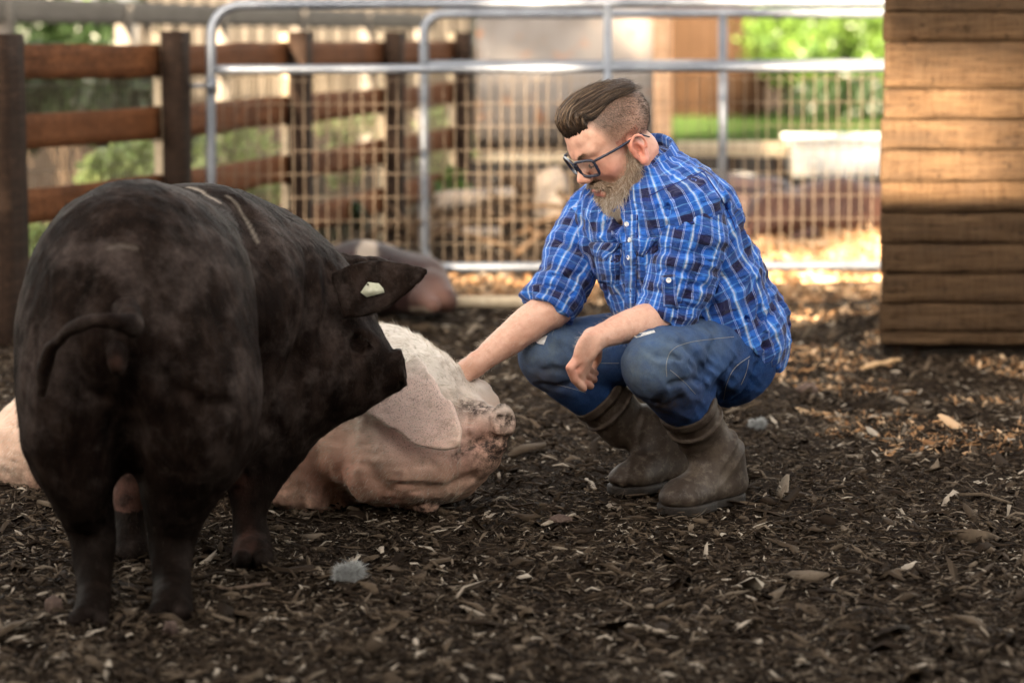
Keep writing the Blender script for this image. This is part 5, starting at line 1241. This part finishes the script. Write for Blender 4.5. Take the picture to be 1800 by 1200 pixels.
s = Nodes('black_pig_hide'); v = s.coord(); n1 = s.noise(v, 5.5, 5, .6); n2 = s.noise(s.coord((1, 1, .45)), 26, 5, .65); n3 = s.noise(v, 260, 3, .7)
c = s.ramp(n2, [(.3, (.0035, .0020, .0015)), (.5, (.0095, .0056, .0043)), (.75, (.028, .0180, .0140))])
geo = s.n('ShaderNodeNewGeometry'); 
c = s.mix(s.math('MULTIPLY', s.ramp(s.noise(v, 9., 6, .68), [(.46, (0, 0, 0)), (.62, (1, 1, 1))]), s.ramp(s.noise(v, 38, 5, .7), [(.3, (.08, .08, .08)), (.7, (.7, .7, .7))])), c, (.075, .057, .050))
c = s.mix(s.math('MULTIPLY', s.attr('pink'), s.ramp(s.noise(v, 30, 4), [(.35, (.2, .2, .2)), (.6, (1, 1, 1))])), c, (.13, .062, .046))
c = s.mix(s.math('MULTIPLY', s.attr('mud'), .85), c, (.006, .004, .003)) if False else c
c = s.mix(s.attr('scratch'), c, (.26, .22, .18))
c = s.mix(s.math('MULTIPLY', s.attr('mud'), s.ramp(s.noise(v, 20, 5, .7), [(.3, (.3, .3, .3)), (.6, (.95, .95, .95))])), c, (.0055, .0036, .0026))  # dark leg shade, mixed in through the mud attribute
M_black = s.done(c, .6, s.bump(s.math('ADD', s.math('MULTIPLY', n2, .8), s.math('MULTIPLY', n3, .35)), .65, .008), .025)
sow = thing('black_pig', (Q(260, 900, 5.1)[0], 5.0*K, 0), 'large black sow standing rump to the camera with a pale tag in its ear', 'pig')
link('body', mk_mesh('body', V, F, M_black, True, {'pink': pink, 'scratch': np.clip(scr, 0, 1), 'mud': leg_shade*(1-pink)}), sow)
s = Nodes('dark_bristle'); M_bris = s.done(s.ramp(s.attr('tone'), [(0, (.006, .004, .003)), (1, (.05, .038, .03))]), .7, None, .04)
b = MB()
cr = [Q(150, 370, 5.0), Q(300, 305, 5.15), Q(420, 325, 5.4), Q(540, 400, 5.5), Q(600, 480, 5.5)]
def crest(p, N): return (N[:, 2] > .35)
b.put(*fur(V, F, 12000, .011, .00032, 1, crest, lambda p, N: np.tile((.3, -.7, .1), (len(p), 1)), lambda p, r: r.random(len(p)), .22, .25))
b.put(*fur(V, F, 14000, .010, .0003, 2, lambda p, N: N[:, 2] <= .35, lambda p, N: np.tile((.1, -.2, -1.), (len(p), 1)), lambda p, r: r.random(len(p)), .3, .3))
link('bristles', b.me('bristles', M_bris), sow, kind='stuff')
l0, n0 = on(655, 508), hit(bvp, 655, 508)[1]
s = Nodes('pale_plastic_tag'); M_tag = s.done(s.ramp(s.noise(s.coord(), 80, 4), [(.3, (.34, .34, .24)), (.7, (.55, .54, .42))]), .5, None, .4)
if l0 is not None:
    n0 = unit(n0*.4+np.array((0, -1., .1))); X_ = unit(np.array((1, 0, 0))-n0*n0[0]); Z_ = np.cross(X_, n0)*-1; Z_ = np.cross(n0, X_); Z_ = Z_ if Z_[2] > 0 else -Z_
    pts = [(-21, -6), (-10, -14.5), (21, -6.5), (19, 1.5), (11, 10), (-8, 12)]; sc_ = S(1, 5.3); ring = np.array([l0+X_*x*sc_+Z_*z*sc_ for x, z in pts]); Vt = np.concatenate([ring+n0*.0065, ring+n0*.0048]); m = 6
    Ft = [(0, 1, 2, 3), (0, 3, 4, 5), (9, 8, 7, 6), (11, 10, 9, 6)]+[(k, k+6, (k+1) % 6+6, (k+1) % 6) for k in range(6)]
    tg = link('ear_tag', mb_mesh('ear_tag', Vt, Ft, M_tag), sow)
    bb = MB(); cc = l0-X_*8*sc_+Z_*8*sc_; bb.tube(np.array([cc-n0*.004, cc+n0*.0085]), .0022, 8); link('pin', bb.me('pin', M_black), tg)

# --- pink pig lying, chin up, ears over its eyes
A = SDF()
A.add(chain([Q(520, 742, 6.15), Q(330, 735, 6.28), Q(160, 765, 6.30)], [S(150, 6.15), S(155, 6.28), S(130, 6.3)]), .08)
A.add(ell(Q(95, 790, 6.32), (S(118, 6.3), .17, S(105, 6.3))), .06)
A.add(ell(Q(545, 775, 6.02), (S(105, 6.0), .19, S(125, 6.0))), .06)
A.add(ell(Q(660, 720, 5.98), (S(115, 6.0), .17, S(150, 6.0))), .06)          # neck
A.add(ell(Q(715, 695, 5.95), (S(105, 5.95), .15, S(100, 5.95))), .05)        # cranium
A.add(ell(Q(690, 805, 5.88), (S(132, 5.88), .15, S(86, 5.88))), .05)         # jowl
A.add(ell(Q(770, 800, 5.86), (S(85, 5.86), .11, S(70, 5.86))), .05)
A.add(chain([Q(752, 715, 5.90), Q(812, 738, 5.86), Q(868, 741, 5.80)], [S(84, 5.9), S(54, 5.86), S(28, 5.8)]), .045)
A.add(chain([Q(790, 810, 5.86), Q(842, 800, 5.82), Q(872, 782, 5.80)], [S(62, 5.86), S(42, 5.82), S(24, 5.8)]), .04)
sn = unit(Q(888, 738, 5.76)-Q(862, 742, 5.81)+np.array((0, -.012, .006))); sc_ = Q(889, 739, 5.77)
A.add(ell(sc_-sn*.012, (S(25, 5.77), .020, S(34, 5.77)), axes(sn, (0, 0, 1))), .008)
A.sub((lambda p: -((p-sc_)@sn), sc_+sn*.1, .11), .005)
sr = unit(np.cross(sn, (0, 0, 1))); 
for s_ in (-1, 1): A.sub(ell(sc_+sn*.004+sr*s_*.0130+(0, 0, .005), (.0068, .016, .0100), axes(sn, (0, 0, 1))), .003)
A.sub(chain([Q(800, 690, 5.78), Q(830, 712, 5.77)], [.006, .004]), .015); A.sub(chain([Q(818, 672, 5.85), Q(838, 700, 5.80)], [.010, .006]), .02)
A.add(chain([Q(480, 850, 5.95), Q(560, 872, 5.88), Q(620, 878, 5.9)], [S(45, 5.95), S(36, 5.9), S(24, 5.9)]), .04)                # folded fore leg
A.add(chain([Q(690, 880, 5.93), Q(730, 888, 5.84)], [S(22, 5.93), S(18, 5.84)]), .02)
for s_ in (-1, 1): A.add(ell(Q(745, 888, 5.82)+(.004, s_*.013, .002), (.028, .014, .017)), .005)
for pts, rs, k in (([(896, 771), (868, 769), (840, 779), (812, 790), (800, 804)], [.003, .005, .006, .005, .002], .010), ([(596, 715), (606, 790), (588, 850), (612, 890)], [.006, .012, .014, .010], .05),
                   ([(535, 780), (556, 840), (600, 884), (640, 893)], [.006, .012, .012, .006], .045), ([(645, 770), (650, 825), (680, 862)], [.003, .007, .003], .04), ([(816, 712), (824, 745), (818, 772)], [.002, .003, .002], .014),
                   ([(866, 716), (858, 738), (862, 764)], [.002, .0035, .002], .012), ([(700, 850), (770, 862), (830, 838)], [.002, .005, .002], .03), ([(640, 610), (625, 660), (632, 700)], [.003, .005, .003], .03)):
    A.groove(pts, rs, k)
# near ear hangs over the cheek; far ear arches beside the hand
def ear(pts, D0, nrm, prof_w, base_w, cup, droop, t=.007, tw=0.):
    a, b_ = pts; return leaf(a, b_-a, nrm, np.linalg.norm(b_-a), (lambda u: base_w*(1-u)**1.5*.0+prof_w(u)), t, cup=cup, droop=droop, twist=tw)
ew = lambda u: S(62, 5.75)*(.78+.42*np.sin(np.clip(u*1.25+.05, 0, 1)*math.pi))*np.clip(1-u**3.2, 0, 1)**.62
ea, eb = Q(686, 668, 5.775), Q(801, 800, 5.63)
A.add(leaf(ea, eb-ea, (-.22, -1, .28), np.linalg.norm(eb-ea), lambda u: (S(63, 5.7)*(1-.62*u**2)+.0035*np.sin(u*11)+.002*np.sin(u*23))*np.clip(1-u**7, 0, 1)**.6, .0072, cup=-.016, droop=.018, skew=-.018, twist=.05), .010)
f0, f1 = Q(810, 648, 5.97), Q(912, 768, 5.88)
A.add(leaf(f0, f1-f0, (.62, -.25, .75), np.linalg.norm(f1-f0), lambda u: .052*(.8+.35*np.sin(u*math.pi))*np.clip(1-u**4, 0, 1)**.6, .0085, cup=-.016, droop=-.046), .014)
_e1, _e2 = (ea+eb)/2, (f0+f1)/2
A.disp(lambda p: (.006*noise(p*8)+.0026*noise(p*26)+.0024*(1-2*np.abs(noise(p*(34, 34, 50)))))*(.25+.75*sstep(.06, .12, np.linalg.norm(p-_e1, axis=1)))*sstep(.03, .08, np.linalg.norm(p-_e2, axis=1))*(.15+.85*sstep(.03, .07, np.linalg.norm(p-sc_, axis=1))))
V, F = A.mesh(.0050)
def bp(x, y, D, s_): return np.exp(-((V-Q(x, y, D))**2).sum(1)/(2*s_*s_))
N = vnormals(V, F)
white = np.clip(sstep(Q(700, 775, 5.9)[2], Q(700, 655, 5.9)[2], V[:, 2]+.02*noise(V*9))*sstep(Q(560, 0, 5.9)[0], Q(640, 0, 5.9)[0], V[:, 0])+bp(560, 770, 5.85, .05)*.0, 0, 1)
earp_ = np.clip(1.5*bp(750, 735, 5.70, .065)+1.2*bp(690, 715, 5.72, .05), 0, 1)*(V[:, 1] < Q(0, 0, 5.80)[1])
nos = sum(np.exp(-((V-(sc_+sr*s_*.0125+(0, 0, .003)))**2).sum(1)/(2*.0075**2)) for s_ in (-1, 1))
dd_ = V-sc_; ax_ = dd_@sn; rad_ = np.linalg.norm(dd_-ax_[:, None]*sn, axis=1); rim_ = np.exp(-((rad_-S(31, 5.77))**2)/(2*.0045**2))*(np.abs(ax_+.004) < .014)
mline = np.zeros(len(V)); mp = [A.surf(*q_) for q_ in ((892, 772), (868, 768), (840, 778), (812, 790), (800, 804))]; mp = [q_ for q_ in mp if q_ is not None]
for a_, b_ in zip(mp[:-1], mp[1:]): t_ = np.clip((V-a_)@(b_-a_)/((b_-a_)@(b_-a_)), 0, 1); mline = np.maximum(mline, np.exp(-((V-a_-t_[:, None]*(b_-a_))**2).sum(1)/(2*.008**2)))
dirt_shade = np.clip(2.2*nos+1.1*rim_+.9*mline+1.1*bp(886, 790, 5.77, .026)+1.0*bp(838, 715, 5.79, .014)+.4*bp(885, 745, 5.77, .024)+.8*bp(858, 828, 5.76, .045)+.9*bp(815, 705, 5.8, .022)+1.4*bp(850, 704, 5.8, .018)+.7*bp(838, 775, 5.74, .022)+.8*bp(740, 888, 5.85, .05)+sstep(.10, .0, V[:, 2])*.55, 0, 1)  # dirt, plus shade painted into nostrils, mouth line and ear hollow
red = np.clip(bp(600, 840, 5.78, .05)+.6*bp(700, 870, 5.75, .06)+.5*bp(520, 850, 5.85, .06)+.9*bp(845, 748, 5.77, .032)+.6*bp(815, 815, 5.75, .04), 0, 1)
s = Nodes('pink_pig_hide'); v = s.coord(); n1 = s.noise(v, 9, 5, .6); sp_ = s.noise(v, 420, 2, .6); n3 = s.noise(v, 300, 3, .7)
c = s.ramp(n1, [(.3, (.54, .33, .235)), (.7, (.74, .51, .385))])
c = s.mix(s.math('MULTIPLY', s.attr('red'), .65), c, (.58, .24, .17))
c = s.mix(s.math('MULTIPLY', s.attr('white'), .8), c, (.74, .70, .62))
c = s.mix(s.math('MULTIPLY', s.attr('ear'), .75), c, (.72, .50, .44))
c = s.mix(s.math('MULTIPLY', s.math('ADD', s.math('MULTIPLY', s.attr('ear'), .75), .10), s.ramp(sp_, [(.56, (0, 0, 0)), (.66, (1, 1, 1))])), c, (.14, .09, .08))
c = s.mix(s.math('MULTIPLY', s.attr('dirt_shade'), s.ramp(s.noise(v, 48, 5, .75), [(.34, (.12, .12, .12)), (.56, (1, 1, 1))])), c, (.045, .028, .022))
c = s.mix(s.ramp(s.noise(v, 22, 6, .75), [(.56, (0, 0, 0)), (.72, (.5, .5, .5))]), c, (.22, .15, .10))
M_pink = s.done(c, .6, s.bump(s.math('ADD', s.math('MULTIPLY', s.noise(v, 70, 4), .8), s.math('MULTIPLY', n3, .4)), .5, .004), .25, Subsurface_Weight=.05, Subsurface_Radius=(1., .4, .25), Subsurface_Scale=.008)
pp = thing('pink_pig', (Q(500, 880, 6.0)[0], 5.9*K, 0), 'big pink pig lying with muddy snout and floppy ears under the man\'s hand', 'pig')
link('body', mk_mesh('body', V, F, M_pink, True, {'white': white, 'ear': earp_, 'dirt_shade': dirt_shade, 'red': red}), pp)
s = Nodes('pale_bristle'); M_pb = s.done(s.ramp(s.attr('tone'), [(0, (.30, .22, .15)), (.5, (.60, .53, .42)), (1, (.82, .79, .72))]), .5, None, .35)
b = MB(); ex = Q(560, 0, 5.9)[0]
def flow(p, N):
    d = np.tile(unit(Q(560, 700, 5.9)-Q(800, 640, 5.9)), (len(p), 1)); low = sstep(Q(0, 740, 5.9)[2], Q(0, 800, 5.9)[2], p[:, 2]); d = d*(1-.3*low)[:, None]+np.array((-.2, 0, -.8))*low[:, None]
    return d+.35*np.stack([noise(p*11), noise(p*11+5), noise(p*11+9)], 1)
vis = lambda p, N: (N[:, 1] < .35)&(p[:, 2] > .02)&(p[:, 0] < Q(812, 0, 5.75)[0])
top_ = lambda p, N: (N[:, 1] < .5)&(p[:, 2] > Q(0, 745, 5.9)[2])&(p[:, 0] > ex)&(p[:, 0] < Q(838, 0, 5.8)[0])&~((p[:, 1] < Q(0, 0, 5.77)[1])&(p[:, 0] > Q(650, 0, 5.75)[0]))
b.put(*fur(V, F, 30000, .0105, .00036, 3, top_, flow, lambda p, r: .35+.65*r.random(len(p)), .16, .22))
b.put(*fur(V, F, 36000, .0115, .00028, 4, vis, flow, lambda p, r: np.clip(.15+.7*r.random(len(p))+.25*noise(p*30), 0, 1), .14, .22))
ne = lambda p, N: (p[:, 1] < Q(0, 0, 5.79)[1])&(p[:, 0] > Q(640, 0, 5.75)[0])&(p[:, 0] < Q(815, 0, 5.75)[0])&(N[:, 1] < 0)
b.put(*fur(V, F, 9000, .0045, .00035, 5, ne, lambda p, N: np.tile((.35, 0, -.9), (len(p), 1)), lambda p, r: .5+.5*r.random(len(p)), .3, .3))
link('bristles', b.me('bristles', M_pb), pp, kind='stuff')

# --- spotted pig and brown pigs lying in the background
def lying(name, label, D, prims, h, mat, disp=.01, fns=None):
    A = SDF()
    for pr, k in prims: A.add(pr, k)
    A.disp(lambda p: disp*noise(p*7)+disp*.3*noise(p*22))
    V, F = A.mesh(h); t = thing(name, (V[:, 0].mean(), V[:, 1].mean(), 0), label, 'pig'); link('body', mk_mesh('body', V, F, mat, True, fns(V) if fns else None), t); return t
D = 9.75
s = Nodes('spotted_pig_hide'); v = s.coord(); 
c = s.ramp(s.noise(v, 8, 4), [(.3, (.008, .0035, .0035)), (.7, (.024, .010, .009))]); c = s.mix(s.attr('pale'), c, (.16, .075, .052)); c = s.mix(s.attr('spot'), c, (.19, .155, .125)); M_spot = s.done(c, .6, s.bump(s.noise(v, 90, 3), .4, .004), .25)
def spots(V):
    g = lambda x, y, sx, sy: np.exp(-((V[:, 0]-Q(x, y, D)[0])**2/(2*S(sx, D)**2)+(V[:, 2]-Q(x, y, D)[2])**2/(2*S(sy, D)**2)))
    sp = sstep(.42, .6, g(650, 440, 16, 18)+g(640, 465, 12, 10)+g(752, 532, 22, 14)+.9*g(585, 470, 10, 12)+.08*noise(V*14)); return {'spot': sp, 'pale': np.clip(.55*g(775, 500, 24, 28), 0, 1)}
sp = lying('spotted_pig', 'brown and white spotted pig lying asleep by the gate behind the black sow', D, [
    (ell(Q(640, 490, D), (S(105, D), .20, S(66, D))), .05), (ell(Q(735, 500, D-.1), (S(58, D), .16, S(52, D))), .06), (ell(Q(560, 480, D+.2), (S(70, D), .2, S(50, D))), .05),
    (chain([Q(760, 510, D-.3), Q(782, 528, D-.45)], [S(34, D), S(22, D)]), .05), (chain([Q(740, 525, D-.4), Q(762, 538, D-.55)], [S(22, D), S(13, D)]), .03),
    (chain([Q(785, 475, D), Q(800, 478, D), Q(806, 492, D-.05), Q(800, 508, D-.1)], [.012, .012, .011, .009]), .01)], .012, M_spot, .008, spots)
M_brownpig = mat_noise('brown_pig_hide', (.035, .013, .008), (.09, .038, .022), 5, .6, .4, .005)
M_dkpig = mat_noise('dark_brown_pig_hide', (.014, .008, .008), (.04, .023, .020), 5, .6, .4, .005)
D = 13.0
lying('brown_pig', 'large reddish brown pig asleep behind the mesh gate, nearer the plank wall', D, [
    (ell(Q(1480, 375, D), (S(120, D), .25, S(62, D))), .05), (ell(Q(1370, 382, D-.1), (S(60, D), .2, S(48, D))), .06), (chain([Q(1345, 392, D-.2), Q(1312, 412, D-.3)], [S(34, D), S(16, D)]), .04),
    (chain([Q(1430, 410, D-.4), Q(1395, 422, D-.5)], [S(14, D), S(10, D)]), .03), (leaf(Q(1368, 345, D-.2), (-.5, -.3, -.6), (-.3, -1, .3), .14, lambda u: .06*np.clip(1-u**2, 0, 1)**.6, .008), .02)], .014, M_brownpig, .012)
lying('dark_pig', 'dark brown pig asleep behind the mesh gate, just right of the man\'s back', D+.6, [
    (ell(Q(1265, 365, D+.6), (S(110, D), .24, S(62, D))), .05), (ell(Q(1350, 350, D+.7), (S(60, D), .2, S(45, D))), .06), (chain([Q(1220, 390, D+.2), Q(1190, 405, D)], [S(36, D), S(18, D)]), .04)], .014, M_dkpig, .012)

# ================================================================== small things on the mulch
def fluff(px, py, w_, h_, label, seed):
    g = G(px, py+h_*.4); D = g[1]/K; r = np.random.default_rng(seed); b = MB(); rr_ = S(h_, D)*.5
    for k, (dx, dz, q) in enumerate(((-.45, .9, .8), (.45, 1.0, 1.0), (0, .5, .7))):
        c = g+np.array((S(w_, D)*dx*.5, 0, rr_*dz)); n = 1500; d = r.normal(size=(n, 3)); d /= np.linalg.norm(d, axis=1)[:, None]
        b.put(*strands(c+d*rr_*q*.45, d+r.normal(0, .4, (n, 3)), rr_*q*r.uniform(.25, .55, n), .0006, r.random(n), bend=r.normal(0, .5, (n, 3)), seg=3))
    return tag(link('fleece_tuft', b.me('fleece_tuft', M_fluff)), label, 'tuft')
s = Nodes('white_fleece'); M_fluff = s.done(s.ramp(s.attr('tone'), [(0, (.25, .25, .24)), (1, (.6, .61, .6))]), .8)
fluff(612, 1008, 52, 40, 'small white fluffy tuft on the mulch in front of the black pig\'s legs', 1)
fluff(1330, 745, 34, 18, 'tiny pale fluff on the mulch right of the boots', 2)
def stick(pts, r0, label, mat, cat='stick', nm='stick'):
    p = []
    for x, y in pts: g = G(x, y); g[2] = gz(g[0], g[1])+r0*.8+.008; p.append(g)
    p = densify(np.array(p), .012); p = p+noise(p*40)[:, None]*r0*.5; b = MB(); t = np.linspace(0, 1, len(p)); b.tube(p, r0*(.75+.35*np.sin(t*math.pi)+.2*noise(p*80)), 7, flat=.45)
    return tag(link(nm, b.me(nm, mat)), label, cat)
M_chippale = mat_noise('pale_split_wood', (.16, .12, .085), (.34, .28, .21), 60, .75, .6, .002, stretch=(1, 1, 1))
M_twig = mat_noise('brown_twig_bark', (.06, .04, .028), (.16, .11, .075), 60, .8, .6, .002)
stick([(1078, 1100), (1120, 1108), (1168, 1118)], .0085, 'pale flat splinter of wood on the mulch at the bottom, right of centre', M_chippale, 'splinter', 'wood_splinter')
stick([(372, 1036), (430, 1032), (472, 1030)], .0075, 'thin brown stick on the mulch in front of the black pig\'s front leg', M_twig)
stick([(955, 925), (985, 912), (1010, 905)], .008, 'short pale wood splinter on the mulch below the pig\'s snout', M_chippale, 'splinter', 'wood_splinter')
stick([(1520, 645), (1550, 638), (1582, 632)], .016, 'sunlit orange stick of wood near the foot of the plank wall', mat_noise('orange_split_wood', (.32, .19, .09), (.52, .34, .18), 60, .75, .6, .002))
stick([(1032, 838), (1040, 848), (1046, 858)], .006, 'small pale chip of wood left of the far boot', M_chippale, 'chip', 'wood_splinter')
stick([(590, 1062), (612, 1058), (630, 1064)], .003, 'thin bent straw on the mulch below the fluffy tuft', M_chippale, 'straw', 'straw')
def clod(px, py, w_, h_, label, mat):
    g = G(px, py); rock(px, py-h_*.2, g[1]/K, w_, h_, label, mat, 'clod', 'clod')
M_clod = mat_noise('dried_mud', (.05, .030, .024), (.14, .095, .075), 40, .85, .8, .006)
clod(300, 1112, 34, 24, 'reddish lump of dried mud at the black pig\'s right hind hoof', M_clod)
clod(96, 1076, 32, 32, 'reddish clod on the mulch left of the black pig\'s hind hoof', M_clod)
clod(985, 918, 40, 16, 'greyish clod on the mulch right below the pink pig', M_clod)
clod(1420, 690, 40, 18, 'dark clod on the mulch between man and plank wall', M_clod)
# unseen crowns placed above the barn roof to dapple fence, gates and wall
def shade_tree(k, x, y, z, rr_, n, sz, cs=None):
    r = np.random.default_rng(200+k); cs = cs or [np.array((x, y, z))+r.normal(size=3)*rr_*.55 for _ in range(12)]; rs = [np.ones(3)*rr_*r.uniform(.25, .5) for _ in cs]
    plant('tree', ['unseen leafy tree placed for shade behind the added barn, %s' % q for q in ('nearest its left end', 'by its middle', 'at its right half', 'at its far right', 'left of all')][k], 'tree', (x, y, 0), cs, rs, n, sz, 300+k, M_leafd, trunk=.16, group='unseen trees placed to shade the yard')
shade_tree(0, -6.6, -15, 7.0, .9, 6500, .26, [np.array((-7.0+.32*i, -15+.2*(i % 2), 6.66+.42*j+.03*i)) for i in range(6) for j in range(4)])
shade_tree(1, -10.8, -15.3, 6.4, 1.1, 950, .34)
shade_tree(2, -9.3, -14.6, 7.0, .9, 1000, .34)
shade_tree(3, -11.6, -15.2, 8.3, 1.2, 2600, .26)
